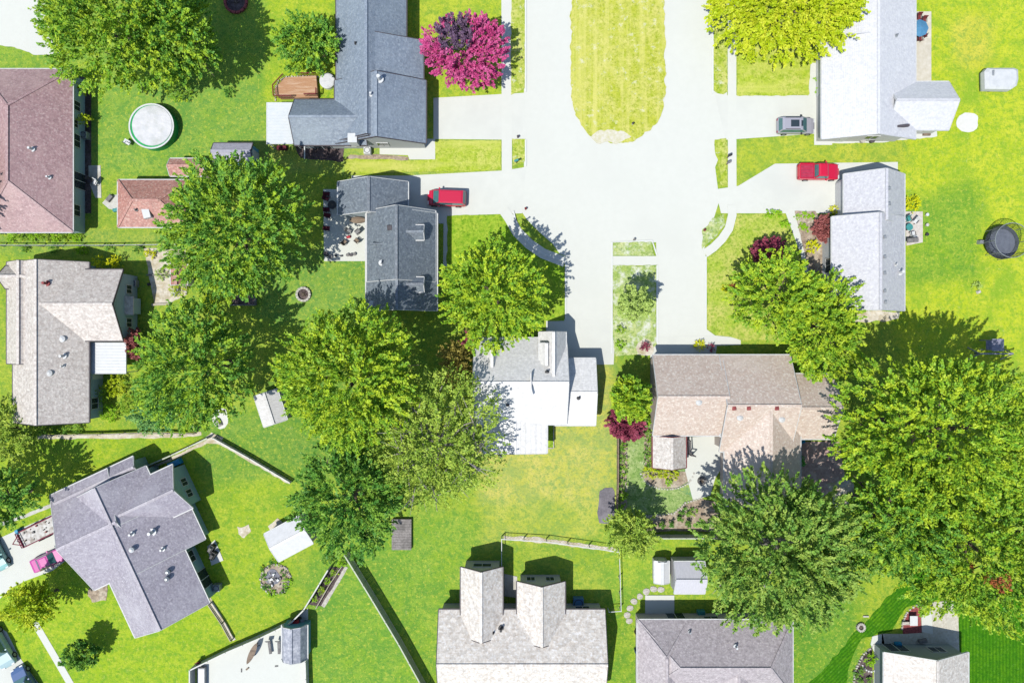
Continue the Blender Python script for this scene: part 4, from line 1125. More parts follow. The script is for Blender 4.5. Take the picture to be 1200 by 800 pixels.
        mb.build('bed_floor', M('bed_liner', A(190,70,100), A(160,50,80), 3), t)
    if style == 'van':
        for k in (-.25, .0, .25): MB().bar((xs(.38), k*Wd, H-.005), (xs(.82), k*Wd, H-.005), .05, .02).build('roof_rib', pm, t)
    WL[t.name] = save
    return t
RED = A(214,18,66,2.0)
car('parked_minivan', 'red minivan parked on the drive of the slate grey house', 523.5, 232, 178, 4.5, 1.85, 1.7, RED, 'van', 'minivan')
car('parked_car', 'silver car with dark sunroof parked on the drive at the upper right', 933.5, 147, 0, 4.4, 1.88, 1.6, A(178,177,188), 'suv')
car('parked_pickup', 'red pickup truck with open bed on the drive at the right', 960, 201, 0, 4.85, 1.88, 1.7, A(222,14,62), 'pickup', 'pickup')
car('parked_car', 'magenta car parked nose towards the angled house', 56, 656, 24, 4.15, 1.65, 1.4, A(206,58,158), 'sedan')
car('parked_car', 'pale teal car cut off by the left edge beside the trailer', -8, 649, -62, 4.3, 1.75, 1.4, A(150,205,200), 'sedan')
car('parked_pickup', 'silver teal pickup cut off by the lower left edge', -4, 758, -60, 5.4, 2.0, 1.8, A(176,205,206), 'pickup', 'pickup')
car('parked_car', 'dark blue car cut off by the bottom edge at the lower left', 29, 803, -60+180, 4.6, 1.85, 1.5, A(84,112,160), 'sedan')

# trailer with its load
X, Y, _ = W(46, 622, .7)
t = thing('utility_trailer', (X, Y, 0), 'red framed trailer with pale bed and scattered load on the lower left drive', 'trailer')
an = math.radians(26); c_, s_ = math.cos(an), math.sin(an)
def loc(u, v, z=0): return (X+u*c_-v*s_, Y+u*s_+v*c_, z)
MB().rbox(X, Y, .5, 4.9, 1.75, .58, an).build('bed', M('trailer_bed', A(232,230,226), A(200,196,190), 3, A(170,160,150), 1.5), t)
mb = MB(); RF = M('trailer_frame', A(150,50,80), A(120,40,60), 4)
for a, b in (((-2.5,-.92),(2.5,-.92)),((-2.5,.92),(2.5,.92)),((-2.5,-.92),(-2.5,.92)),((2.5,-.92),(2.5,.92))): mb.bar(loc(*a,.66), loc(*b,.66), .1, .16)
mb.bar(loc(-2.5,.7,.5), loc(-3.6,0,.5), .08, .08); mb.bar(loc(-2.5,-.7,.5), loc(-3.6,0,.5), .08, .08)
mb.build('frame', RF, t)
mb = MB()
for k in range(6): mb.bar(loc(-2.42,-.9+k*.36,.6), loc(-2.42,-.9+k*.36,1.05), .05, .05)
mb.bar(loc(-2.42,-.92,1.05), loc(-2.42,.92,1.05), .07, .07); mb.build('headboard', RF, t)
for u, v in ((.4,-.98),(-.5,-.98),(.4,.98),(-.5,.98)):
    q0, q1 = loc(u, v-.1, .3), loc(u, v+.1, .3)
    MB().tube([q0, q1], [.3,.3], 16).build('wheel', RUBBER, t)
rr = random.Random(4)
for i in range(12):
    u, v = rr.uniform(-2.0, 2.2), rr.uniform(-.7, .7); q = loc(u, v)
    mb = MB(); sz = rr.uniform(.12,.3)
    mb.rbox(q[0], q[1], .58, sz, sz*rr.uniform(.5,1.2), .58+rr.uniform(.08,.22), rr.uniform(0,3), top=.85)
    o = tag(mb.build('scrap_block', rr.choice([BLACK, REDMULCH, STONED, WOOD]), loc=(q[0],q[1],.58), bevel=.02), 'small dark block lying loose on the trailer bed', 'block', 'loose blocks on the trailer')
tag(MB().rbox(*W(24.5,621)[:2], 0, .45, .6, .75, .4, top=.85).build('wheelie_bin', BLUE, loc=W(24.5,621), bevel=.04), 'small blue bin on the strip above the trailer', 'bin')

# ------------------------------------------------------------------ fences
def resample(pts, step):
    out = [pts[0]]
    for i in range(len(pts)-1):
        p, q = Vector(pts[i]), Vector(pts[i+1]); n = max(1, round((q-p).length/step))
        for k in range(1, n+1): out.append(tuple(p.lerp(q, k/n)))
    return out
def fence(name, label, pxs, h, m, kind='board', postm=None, step=2.4):
    P = [W(x, y)[:2] for x, y in pxs]
    cx = sum(p[0] for p in P)/len(P); cy = sum(p[1] for p in P)/len(P)
    t = thing(name, (P[0][0], P[0][1], 0), label, 'fence')
    P3 = [(p[0], p[1], 0) for p in P]; S = resample(P3, step)
    for p in S: MB().box(p[0]-.05, p[1]-.05, 0, p[0]+.05, p[1]+.05, h+.06).build('post', postm or m, t)
    mb = MB()
    if kind == 'board':
        q = resample(P3, .15)
        for i in range(len(q)-1):
            a, b = Vector(q[i]), Vector(q[i+1]); d = (b-a)*.06; z = h*.5
            mb.bar((a+d)+Vector((0,0,z)), (b-d)+Vector((0,0,z)), .03, h-.08)
        mb.build('panel', m, t)
        rl = MB()
        for i in range(len(P3)-1): 
            a, b = Vector(P3[i]), Vector(P3[i+1]); rl.bar(a+Vector((0,0,h-.02)), b+Vector((0,0,h-.02)), .14, .05); rl.bar(a+Vector((0,0,.15)), b+Vector((0,0,.15)), .08, .08)
        rl.build('rail', m, t)
    elif kind == 'wire':
        for i in range(len(P3)-1):
            a, b = Vector(P3[i]), Vector(P3[i+1]); mb.bar(a+Vector((0,0,h)), b+Vector((0,0,h)), .07, .06)
        mb.build('rail', m, t); wm = MB()
        for i in range(len(P3)-1):
            a, b = Vector(P3[i]), Vector(P3[i+1]); n = int((b-a).length/.35)
            for k in range(n): wm.bar(a.lerp(b, k/n)+Vector((0,0,.05)), a.lerp(b, (k+1)/n)+Vector((0,0,h)), .012, .012); wm.bar(a.lerp(b, (k+1)/n)+Vector((0,0,.05)), a.lerp(b, k/n)+Vector((0,0,h)), .012, .012)
        wm.build('mesh', METAL, t)
    elif kind == 'rail':
        for z in (.35, .7, h):
            for i in range(len(P3)-1):
                a, b = Vector(P3[i]), Vector(P3[i+1]); mb.bar(a+Vector((0,0,z)), b+Vector((0,0,z)), .09, .12)
        mb.build('rail', m, t)
    return t
VIN = M('white_vinyl', A(228,228,220), A(214,214,206), 2, rough=.6)
VING = M('cream_vinyl', A(205,212,190), A(188,196,172), 2, rough=.6)
fence('wire_fence', 'thin wire fence between the mauve and taupe houses', [(-40,288),(28,289),(120,289),(212,288)], 1.15, METAL, 'wire')
fence('rail_fence', 'low pale rail fence below the taupe house', [(38,509),(120,508),(172,506),(230,507)], .9, WOODL, 'rail')
fence('rail_fence', 'pale rail fence above the angled house, running up to the stony corner', [(150,556),(205,532),(247,512)], 1.1, VING, 'board')
fence('board_fence', 'pale low fence from the stony corner down towards the dark tree', [(252,512),(295,536),(342,564)], .8, VIN, 'board')
fence('rail_fence', 'pale rail fence from the corner of the angled house to the white patio', [(247,706),(262,728),(273,748)], .6, WOODL, 'rail')
fence('vinyl_fence', 'long straight cream fence in the lower middle lawn', [(408,645),(440,697),(470,747),(506,812),(540,872)], 1.8, VING, 'board')
fence('vinyl_fence', 'white fence around the lower left patio with the barn roofed shed', [(229,830),(229,778),(270,758),(310,741),(345,724),(360,709),(368,696),(388,663)], 1.5, VIN, 'board')
fence('vinyl_fence', 'white low fence on the right side of the lower left patio', [(361,742),(361,770),(363,830)], 1.2, VIN, 'board')
fence('wire_fence', 'white railed wire fence around the back garden of the beige house', [(588,662),(588,628),(640,631),(690,638),(724,643),(725,675),(726,711),(712,712)], 1.2, WHITE, 'wire')
fence('board_fence', 'brown boundary fence between the white and pinkish brown houses', [(723,440),(723,500),(723,560),(722,594)], 1.1, WOOD, 'board')
fence('board_fence', 'pale topped fence above the two sheds at the lower right', [(760,626),(800,626),(838,626)], 1.7, VING, 'board')
fence('board_fence', 'brown fence strip beside the planted trellis', [(403,660),(388,682),(372,710)], .35, WOODL, 'rail')
sheet('boundary_path', [(40,510),(120,509),(200,508),(236,506),(236,510),(200,513),(100,514),(40,514)], .02, SAND, .05, 21)
sheet('boundary_path', strip_poly([(148,560),(205,536),(248,514),(296,540),(340,565)], 4), .02, SAND, .06, 22)
sheet('gravel_corner', [(240,512),(248,506),(262,512),(258,520),(243,519)], .03, SAND, .06, 23)
sheet('boundary_path', strip_poly([(245,700),(260,726),(274,750)], 4), .02, SAND, .06, 24)
sheet('gravel_strip', strip_poly([(590,630),(640,633),(690,640),(722,644)], 5), .02, SAND, .08, 25)
sheet('trellis_strip', [(386,664),(404,664),(378,710),(362,708)], .03, MULCH, .03, 26)
sheet('boundary_path', strip_poly([(406,664),(392,688),(378,710)], 4), .035, STONE, .03, 27)
sheet('boundary_path', strip_poly([(-5,616),(20,608),(60,592)], 4), .02, CONC2, .03, 28)

# ------------------------------------------------------------------ paving and beds
sheet('patio', [(379,222),(430,222),(430,306),(380,306)], .07, CONC)
sheet('patio', [(803,512),(850,510),(850,540),(838,560),(832,580),(812,586),(803,552)], .07, CONC)
sheet('patio', [(1072,14),(1091,14),(1091,96),(1072,96)], .07, M('cream_paving', A(228,222,206), A(212,204,184), 1.5, cell=1, camt=.04))
sheet('patio', [(1060,248),(1081,248),(1081,284),(1062,288)], .07, M('pale_paving', A(228,222,214), A(206,196,186), 3))
sheet('patio', [(1088,705),(1122,703),(1124,768),(1033,768),(1033,742),(1060,742),(1090,740)], .07, M('mottled_paving', A(226,222,206), A(196,188,170), 4, A(206,202,186), 1.2))
sheet('patio', [(756,697),(790,697),(790,727),(756,727)], .07, CONC)
sheet('patio', [(231,777),(345,724),(361,712),(362,840),(231,840)], .06, CONC)
sheet('patio', [(-40,-60),(48,-60),(55,0),(60,45),(72,58),(68,66),(40,64),(18,56),(-40,48)], .05, CONC, .08, 31)
sheet('sandy_patio', [(169,291),(218,291),(219,345),(196,357),(181,357),(176,330)], .04, SAND, .04, 32)
sheet('concrete_pad', [(104,194),(118,194),(119,232),(112,232),(104,212)], .05, CONC2)
sheet('concrete_pad', [(120,238),(127,230),(138,228),(138,247),(128,245)], .05, CONC2)
sheet('concrete_pad', [(243,640),(252,632),(262,656),(248,662)], .06, CONC)
sheet('concrete_pad', [(314,616),(325,607),(332,612),(318,622)], .05, SAND, .05, 33)
sheet('concrete_path', [(1022,745),(1034,742),(1036,752),(1034,762),(1036,840),(1022,840),(1025,765),(1020,754)], .07, CONC)
sheet('concrete_path', [(1079,707),(1090,706),(1093,742),(1080,740)], .075, CONC)
sheet('concrete_pad', [(591,672),(606,675),(606,700),(591,698)], .05, CONC2)
sheet('mulch_bed', [(1022,757),(1008,772),(1002,790),(1000,830),(1023,830)], .04, MULCH)
sheet('mulch_bed', arc(1078,736,20,180,270,8,26)+[(1080,742),(1058,742)], .06, REDMULCH)
sheet('mulch_bed', [(410,182),(445,181),(478,184),(478,188),(445,188),(402,188)], .05, SOIL, .05, 34)
sheet('mulch_bed', [(104,690),(125,682),(128,690),(124,702),(108,706),(103,698)], .04, SOIL, .1, 35)
sheet('mulch_bed', [(931,248),(955,248),(972,270),(970,320),(948,322),(944,300),(936,270)], .07, SOIL, .05, 36)
sheet('mulch_bed', [(755,505),(766,505),(766,550),(755,550)], .04, SOIL, .04, 37)
sheet('mulch_bed', arc(782,552,30,0,180,12,20), .045, SOIL, .06, 38)
sheet('mulch_bed', [(758,605),(790,602),(802,590),(822,584),(846,590),(846,622),(758,622)], .045, SOIL, .08, 39)
sheet('mulch_bed', [(970,566),(998,560),(1004,590),(980,600)], .05, SAND, .1, 40)
sheet('mulch_bed', [(84,90),(107,90),(107,250),(84,250)], .02, MULCH)
sheet('mulch_bed', [(345,168),(404,172),(402,190),(352,186)], .03, MULCH, .06, 41)
sheet('mulch_bed', [(728,500),(735,500),(735,600),(726,600)], .03, SOIL, .04, 42)
sheet('sand_spot', arc(1134,144,14,0,360,18,12)[:-1], .03, WSAND, .14, 43)
sheet('sand_spot', arc(258,489,10,0,360,14,12)[:-1], .03, WSAND, .14, 44)
sheet('sand_spot', [(279,617),(293,615),(294,622),(286,631),(280,625)], .03, SAND, .1, 45)
sheet('bare_patch', arc(716,160,22,0,360,18,9)[:-1], .105, M('bare_gravel', A(232,228,214), A(214,210,170), 3), .2, 46)
sheet('asphalt_pad', [(703,575),(709,571),(718,571),(720,576),(720,606),(712,614),(702,612),(700,600)], .05, ASPH, .04, 47)
sheet('pale_gravel_ring', arc(756,407,10,0,360,18)[:-1], .072, SAND, .06, 48)
sheet('garden_lawn', [(728,502),(755,502),(755,550),(770,566),(790,572),(812,584),(822,588),(800,596),(780,604),(758,604),(735,600)], .025, grassmat('clover_lawn', A(150,182,98), A(112,154,72), A(190,206,140), bare=A(222,222,190), ba=(.58,.7)), .08, 49)
sheet('patio', [(938,517),(984,517),(990,560),(960,585),(936,580)], .04, M('brick_paving', A(205,176,166), A(180,150,142), 4, A(222,200,188), 1.2, cell=5, camt=.12), .05, 61)
sheet('shade_bed', [(1000,365),(1054,365),(1052,375),(1000,378)], .03, SAND, .1, 50)
# edging
def edging(label, pts, m, w=.18, h=.14, closed=False):
    mb = MB(); P = [(p[0], p[1]) for p in pts] + ([pts[0]] if closed else [])
    q = [W(x, y) for x, y in P]; S = resample(q, .32); r = random.Random(len(S))
    for p in S: mb.rbox(p[0]+r.uniform(-.03,.03), p[1]+r.uniform(-.03,.03), 0, w*r.uniform(.9,1.5), w*r.uniform(.9,1.5), h*r.uniform(.8,1.2), r.uniform(0,3), top=.8)
    o = mb.build('stone_edging', m, loc=q[0]); tag(o, label, 'edging')
edging('curved stone edging round the dark mulch bed at the lower right', [(1024,755),(1010,768),(1002,785),(998,810)], STONE)
edging('curved stone edging round the red mulch bed', arc(1080,736,23,180,265,8,28), STONE)
edging('stone edging curving below the round shrubs of the tan and white shed', arc(782,553,31,5,175,14,20), STONE)
edging('curved concrete edging around the brown deck', [(323,118),(323,104),(327,95),(336,91),(352,90),(376,90)], STONE)
edging('pale edging round the curve of tan bed above the rear fence', [(757,604),(790,601),(803,589),(822,583)], STONE)
edging('ring of white stones round the lime shrub', arc(1021,775,11,20,160,8), WHITE)

# ------------------------------------------------------------------ pool, trampoline, playset, pond, fire pit
X, Y, _ = W(176, 148, 1.2); X += .15
t = thing('pool', (X, Y, 0), 'round above ground pool with white cover and green rim', 'pool')
MB().cyl(X, Y, 0, 1.2, 2.55, 40).build('wall', GREENP, t)
MB().ring(X, Y, 1.2, 1.27, 2.62, 2.45, 40).build('rim', WHITE, t)
MB().cyl(X, Y, 1.2, 1.22, 2.44, 40).build('liner', M('liner_green', A(50,190,110), A(30,160,90), 3), t)
mb = MB(); mb.cyl(X+.1, Y+.07, 1.22, 1.3, 2.34, 40, 2.3); mb.build('cover', POOLW, t)
q = W(152, 168)
t = thing('pool_ladder', q, 'small white ladder platform at the lower left of the pool', 'ladder')
MB().rbox(q[0], q[1], .5, .8, .5, .58, -.5).build('platform', WHITE, t)
for a in (-.3, .3): MB().bar((q[0]+a, q[1]-.2, 0), (q[0]+a*.9, q[1]-.1, 1.1), .06, .06).build('leg', METAL, t)
tag(MB().rbox(*W(181,172)[:2], 0, 1.3, .7, .5, .1, top=.9).build('pump_box', STONE, loc=W(181,172), bevel=.03), 'pale pump box at the foot of the pool', 'pump')
X, Y, _ = W(1174, 284, .8)
t = thing('trampoline', (X, Y, 0), 'black trampoline with tall safety net on the right hand lawn', 'trampoline')
MB().cyl(X, Y, .76, .8, 1.55, 32).build('mat', M('trampoline_mat', A(112,118,130), A(98,104,116), 2), t)
MB().ring(X, Y, .78, .86, 1.95, 1.55, 32).build('pad', M('trampoline_pad', A(84,92,98), A(64,70,76), 4), t)
fr = MB()
for i in range(8):
    a = i*PI/4; p = (X+1.97*math.cos(a), Y+1.97*math.sin(a)); fr.tube([(p[0],p[1],0),(p[0],p[1],2.5)], [.03,.03], 6)
fr.ring(X, Y, 2.46, 2.52, 2.0, 1.94, 32); fr.build('frame', METAL, t)
nt_ = MB()
for i in range(64):
    a = i*PI/32; nt_.bar((X+1.95*math.cos(a), Y+1.95*math.sin(a), .86), (X+1.95*math.cos(a+.1), Y+1.95*math.sin(a+.1), 2.46), .018, .018)
    nt_.bar((X+1.95*math.cos(a), Y+1.95*math.sin(a), .86), (X+1.95*math.cos(a-.1), Y+1.95*math.sin(a-.1), 2.46), .018, .018)
nt_.build('safety_net', BLACK, t)
q = W(1149, 284); MB().rbox(q[0], q[1], 0, .9, .45, .5, 0, top=.8).build('step', METAL, t)
# playset in the tree shade
q = W(1153, 413)
t = thing('playset', q, 'grey playset with cross shaped roofs in tree shade at the right', 'playset')
PG = M('faded_boards', A(170,170,190), A(140,142,160), 3)
MB().rbox(q[0], q[1]+.9, 1.2, 1.2, 1.2, 1.3).build('platform', PG, t)
MB().add([(q[0]-.7,q[1]+.2,2.3),(q[0]+.7,q[1]+.2,2.3),(q[0]+.7,q[1]+1.6,2.3),(q[0]-.7,q[1]+1.6,2.3),(q[0],q[1]+.2,2.8),(q[0],q[1]+1.6,2.8)], [(0,1,4),(2,3,5),(1,2,5,4),(3,0,4,5),(0,3,2,1)]).build('canopy', PG, t)
for a, b in ((-.55,.35),(.55,.35),(-.55,1.45),(.55,1.45)): MB().box(q[0]+a-.05,q[1]+b-.05,0,q[0]+a+.05,q[1]+b+.05,2.3).build('post', PG, t)
mb = MB(); mb.bar((q[0]-1.9,q[1]-.1,2.1),(q[0]+1.9,q[1]-.1,2.1),.16,.16); mb.bar((q[0]-1.9,q[1]-.1,2.1),(q[0]-1.9,q[1]-.8,0),.1,.1); mb.bar((q[0]-1.9,q[1]-.1,2.1),(q[0]-1.9,q[1]+.6,0),.1,.1); mb.bar((q[0]+1.9,q[1]-.1,2.1),(q[0]+1.9,q[1]-.8,0),.1,.1); mb.bar((q[0]+1.9,q[1]-.1,2.1),(q[0]+1.9,q[1]+.6,0),.1,.1); mb.build('swing_beam', PG, t)
for a in (-1.3, 1.2):
    s = MB().box(q[0]+a-.22,q[1]-.2,.5,q[0]+a+.22,q[1],.54).build('swing_seat', BLACK, t)
    MB().bar((q[0]+a-.2,q[1]-.1,.52),(q[0]+a-.2,q[1]-.1,2.05),.02,.02).build('chain', METAL, s); MB().bar((q[0]+a+.2,q[1]-.1,.52),(q[0]+a+.2,q[1]-.1,2.05),.02,.02).build('chain', METAL, s)
# fire pits
def firepit(label, px, py, r, m=STONE):
    q = W(px, py); t = thing('fire_pit', q, label, 'fire pit'); mb = MB(); n = 14
    for i in range(n):
        a = 2*PI*i/n; mb.rbox(q[0]+r*math.cos(a), q[1]+r*math.sin(a), 0, .26, 2*PI*r/n*.9, .3, a)
    mb.build('stone_ring', m, t); MB().cyl(q[0], q[1], 0, .06, r-.1, 20).build('ash_bed', MULCH, t)
    for k in range(3): MB().tube([(q[0]-.3*math.cos(k*1.1), q[1]-.3*math.sin(k*1.1), .1+k*.05), (q[0]+.3*math.cos(k*1.1), q[1]+.3*math.sin(k*1.1), .16+k*.05)], [.05,.05], 6).build('log', BARK, t)
firepit('round stone fire pit on the grass below the slate grey patio', 356, 345, .75)
firepit('small stone ring on the grass left of the lower right striped lawn', 1008, 734, .4)
firepit('dark stone fire bowl on the white patio of the pinkish brown house', 822, 563, .38, STONED)
firepit('brown ringed fire pit at the top edge in the shade of the large tree', 277, 3, 1.25, REDMULCH)
# pond
q = W(323, 678); t = thing('rock_pond', q, 'rock garden ringed with stones and plants below the white roofed shed', 'rock garden')
for x0, y0, r, zz, m, nm, s in ((323,678,1.75,.06,SOIL,'soil_bed',51),(320,675,.85,.1,M('pond_liner', A(150,150,160), A(120,122,132), 3),'pool_basin',52)):
    MB().slab(rag(poly(arc(x0,y0,r*10,0,360,18)[:-1]), .1, .4, s), 0, zz).build(nm, m, t)
r = random.Random(9)
for i in range(34):
    a = i*2*PI/34+r.uniform(-.05,.05); rr_ = 1.75+r.uniform(-.12,.12); mb = MB(); s = r.uniform(.2,.36)
    mb.rbox(q[0]+rr_*math.cos(a), q[1]+rr_*math.sin(a), 0, s, s*r.uniform(.6,1), s*.7, r.uniform(0,3), top=.6); mb.build('rock', [STONE,STONED][i%3==0], t)
for i in range(22):
    u, v = r.gauss(-.25,.35), r.gauss(.1,.55); s = r.uniform(.22,.45); MB().rbox(q[0]+u, q[1]+v, .05, s, s*r.uniform(.5,1), .1+s*.6, r.uniform(0,3), top=.6).build('rock', [STONE,WHITE,STONED][i%3], t)
PL = [(308,666),(312,688),(318,694),(330,694),(332,672),(336,682),(310,676),(318,661),(326,658),(333,690)]
for i, (x, y) in enumerate(PL): shrub('pond_plant', 'low leafy clump among the stones of the rock garden', x, y, 4+i%3, .5, [F_MID,F_DEEP,F_LIME][i%3], seed=200+i, cat='plant', group='clumps in the rock garden')
# tarp boat on the right
q = W(1173, 93, 1.0)
t = thing('camper_trailer', (q[0], q[1], 0), 'white covered trailer on the grass at the upper right edge', 'trailer')
pts = [(-2.0,-1.2),(1.1,-1.25),(1.8,-.8),(2.0,0),(1.95,1.1),(1.5,1.3),(-1.7,1.3),(-2.05,.9)]
mb = MB(); n = len(pts)
vs = [(q[0]+a*k, q[1]+b*k, z) for k, z in ((.98,.35),(1,.6),(.97,1.1),(.8,1.3)) for a, b in pts]
fs = [(j*n+i, j*n+(i+1)%n, (j+1)*n+(i+1)%n, (j+1)*n+i) for j in range(3) for i in range(n)] + [tuple(range(3*n, 4*n))]
mb.add(vs, fs).build('cover', CANVAS, t, smooth=False)
MB().add([(q[0]-1.3,q[1]+.9,1.25),(q[0]-.9,q[1]+.9,1.25),(q[0]-1.25,q[1]+.3,1.32),(q[0]-1.0,q[1]+.3,1.32),(q[0]-1.1,q[1]+.9,1.5),(q[0]-1.12,q[1]+.3,1.42)],[(0,1,4),(2,3,5),(0,4,5,2),(1,3,5,4)]).build('roof_hatch', METAL, t)
for a in (-1, 1): MB().tube([(q[0]+a*.8, q[1]-1.1, .3),(q[0]+a*.8,q[1]-.9,.3)],[.3,.3],14).build('wheel', RUBBER, t)

# ------------------------------------------------------------------ deck
q = W(350, 106)
t = thing('deck', q, 'brown boarded deck with maroon railing behind the blue grey house', 'deck')
MB().slab(poly([(335,93),(372,91),(374,116),(330,117),(324,112),(324,106)]), .0, .55).build('boards', DECK, t)
def railing(name, pts, z0, h, m, par):
    mb = MB(); q = [Vector((*W(x,y)[:2], 0)) for x, y in pts]
    for i in range(len(q)-1):
        mb.bar(q[i]+Vector((0,0,z0+h)), q[i+1]+Vector((0,0,z0+h)), .1, .07); n = max(2, int((q[i+1]-q[i]).length/.14))
        for k in range(n+1):
            p = q[i].lerp(q[i+1], k/n); mb.bar(p+Vector((0,0,z0)), p+Vector((0,0,z0+h)), .035, .035)
    mb.build(name, m, par)
railing('railing', [(346,117),(325,117),(324,105),(336,92)], .5, .9, WOODR, t)
railing('railing', [(350,91),(374,91)], .5, .9, WOODR, t)
railing('railing', [(374,108),(374,115),(360,115)], .5, .9, WOODR, t)
q = W(385, 97)
t = thing('tub', (q[0], q[1], 0), 'white round tub right of the brown deck', 'tub')
MB().cyl(q[0], q[1], 0, .6, .85, 24).build('shell', WHITE, t); MB().cyl(q[0], q[1], .6, .66, .9, 24, .8).build('cover', POOLW, t)

# ------------------------------------------------------------------ patio furniture
def chair(px, py, deg, label, m, group=None, s=1.0):
    q = W(px, py, .4); t = thing('patio_chair', (q[0], q[1], .07 if s == 1.0 else .04), label, 'chair', group)
    t.rotation_euler.z = math.radians(deg); sv = WL[t.name]; WL[t.name] = Vector((0,0,0))
    MB().box(-.26,-.26,.4,.26,.26,.46).build('seat', m, t, bevel=.02); MB().add([(-.26,.2,.44),(.26,.2,.44),(.26,.26,.44),(-.26,.26,.44),(-.26,.34,.95),(.26,.34,.95),(.26,.4,.95),(-.26,.4,.95)],[(0,3,2,1),(4,5,6,7),(0,1,5,4),(1,2,6,5),(2,3,7,6),(3,0,4,7)]).build('backrest', m, t)
    for a in (-.23,.23):
        for b in (-.23,.23): MB().box(a-.02,b-.02,0,a+.02,b+.02,.4).build('leg', BLACK, t)
        MB().box(a-.03,-.24,.62,a+.03,.26,.66).build('armrest', BLACK, t)
    WL[t.name] = sv; return t
def table(px, py, r, label, m, h=.73, round_=True, name='patio_table'):
    q = W(px, py, h); t = thing(name, (q[0], q[1], 0), label, 'table')
    mb = MB()
    if round_: mb.cyl(q[0], q[1], h-.05, h, r, 24)
    else: mb.box(q[0]-r, q[1]-r*.6, h-.05, q[0]+r, q[1]+r*.6, h)
    mb.build('tabletop', m, t); MB().cyl(q[0], q[1], .05, h-.05, .05, 10).build('leg', BLACK, t); MB().cyl(q[0], q[1], .05, .1, .3, 16).build('base', BLACK, t); return t
def umbrella(px, py, r, label, m, h=2.3, n=8):
    q = W(px, py, h); t = thing('parasol', (q[0], q[1], 0), label, 'parasol')
    mb = MB(); vs = [(q[0], q[1], h+.35)]+[(q[0]+r*math.cos(2*PI*i/n), q[1]+r*math.sin(2*PI*i/n), h) for i in range(n)]+[(q[0], q[1], h+.31)]+[(q[0]+r*math.cos(2*PI*i/n), q[1]+r*math.sin(2*PI*i/n), h-.05) for i in range(n)]
    mb.add(vs, [(0, 1+i, 1+(i+1)%n) for i in range(n)]+[(n+1, n+2+(i+1)%n, n+2+i) for i in range(n)]+[(1+i, n+2+i, n+2+(i+1)%n, 1+(i+1)%n) for i in range(n)]).build('canopy', m, t)
    MB().cyl(q[0], q[1], .05, h+.42, .03, 8).build('pole', METAL, t); MB().cyl(q[0], q[1], .05, .15, .28, 16).build('base', BLACK, t)
chair(384,228,90,'maroon patio chair at the top left corner of the white patio', DKRED, 'maroon chairs on the white patio')
chair(383,233,70,'maroon patio chair just below the one in the top left corner of the white patio', DKRED, 'maroon chairs on the white patio')
chair(384,246,95,'maroon patio chair a third of the way down the left side of the white patio', DKRED, 'maroon chairs on the white patio')
chair(385,253,80,'maroon patio chair nearly halfway down the left side of the white patio', DKRED, 'maroon chairs on the white patio')
chair(384,268,85,'lowest maroon patio chair on the left side of the white patio', DKRED, 'maroon chairs on the white patio')
table(389,240,.5,'small dark round table between the maroon chairs', BLACK)
GC = M('grey_fabric', A(150,150,150), A(130,130,130), 3)
chair(409,271,60,'grey chair left of the red cushion on the white patio', GC, 'grey chairs on the white patio')
chair(419,272,-50,'grey chair right of the red cushion on the white patio', GC, 'grey chairs on the white patio')
chair(404,284,140,'grey chair at the lower left of the seat circle on the white patio', WOOD, 'grey chairs on the white patio')
chair(418,282,-130,'grey chair at the lower right of the seat circle on the white patio', WOOD, 'grey chairs on the white patio')
tag(MB().rbox(*W(409,278)[:2], .07, .5, .3, .4, .2, top=.85).build('floor_cushion', REDP, loc=W(409,278,.07), bevel=.05), 'red cushion in the middle of the seat circle on the white patio', 'cushion')
q = W(419,258,.5); t = thing('fire_table', (q[0],q[1],0), 'long oval grey brown table at the wall of the slate grey house', 'table')
MB().cyl(q[0],q[1],.1,.5,.85,24,ry=.32).build('body', STONED, t); MB().cyl(q[0],q[1],.5,.56,.92,24,ry=.36).build('rim', WOOD, t)
for i, (x, y) in enumerate([(383,298),(388,301),(394,300),(401,300),(408,299),(412,299),(416,298)]):
    o = MB(); q = W(x,y); s = [.3,.25,.15,.12,.2,.2,.2][i]
    o.cyl(q[0],q[1],.07,.07+s*1.3,s*.8,12,s); tag(o.build('plant_pot', [DARKT,STONED,BLACK,BLACK,STONED,DARKT,STONED][i], loc=q), f'plant pot on the lower edge of the white patio, {["first","second","third","fourth","fifth","sixth","seventh"][i]} from the left', 'pot', 'pots on the white patio')
umbrella(1078,33,1.0,'blue parasol on the narrow cream patio at the upper right', M('blue_canvas', A(90,150,190), A(80,140,178), 2))
for i, (x, y, a) in enumerate([(1082,25,0),(1076,21,0),(1083,41,150),(1077,46,180)]): chair(x, y, a, ['brown chair above right of the blue parasol','brown chair directly above the blue parasol','brown chair below right of the blue parasol','brown chair directly below the blue parasol'][i], WOODR, 'chairs round the blue parasol')
table(1066,266,.4,'teal round table on the small back patio at the right', TEAL)
chair(1064,257,20,'pale teal chair above the teal table', TEAL, 'chairs round the teal table'); chair(1069,274,190,'white chair below the teal table', WHITE, 'chairs round the teal table'); chair(1072,259,-40,'white chair right of the teal table', WHITE, 'chairs round the teal table')
for i, y in enumerate((252,264,275)):
    q = W(1085,y); tag(MB().cyl(q[0],q[1],0,.35,.13,12,.19).build('plant_pot', [WHITE,STONE,BLACK][i], loc=q), ['white pot, top one on the grass right of the small back patio','pale stone pot, middle one on the grass right of the small back patio','black pot, bottom one on the grass right of the small back patio'][i], 'pot', 'pots right of the small back patio')
tag(MB().bar(W(1063,282,.9),W(1076,281,.9),.5,.12).bar(W(1064,281,.4),W(1075,280,.4),.4,.5).build('garden_bench', STONED, loc=W(1069,281)), 'grey bench along the lower edge of the small back patio', 'bench')
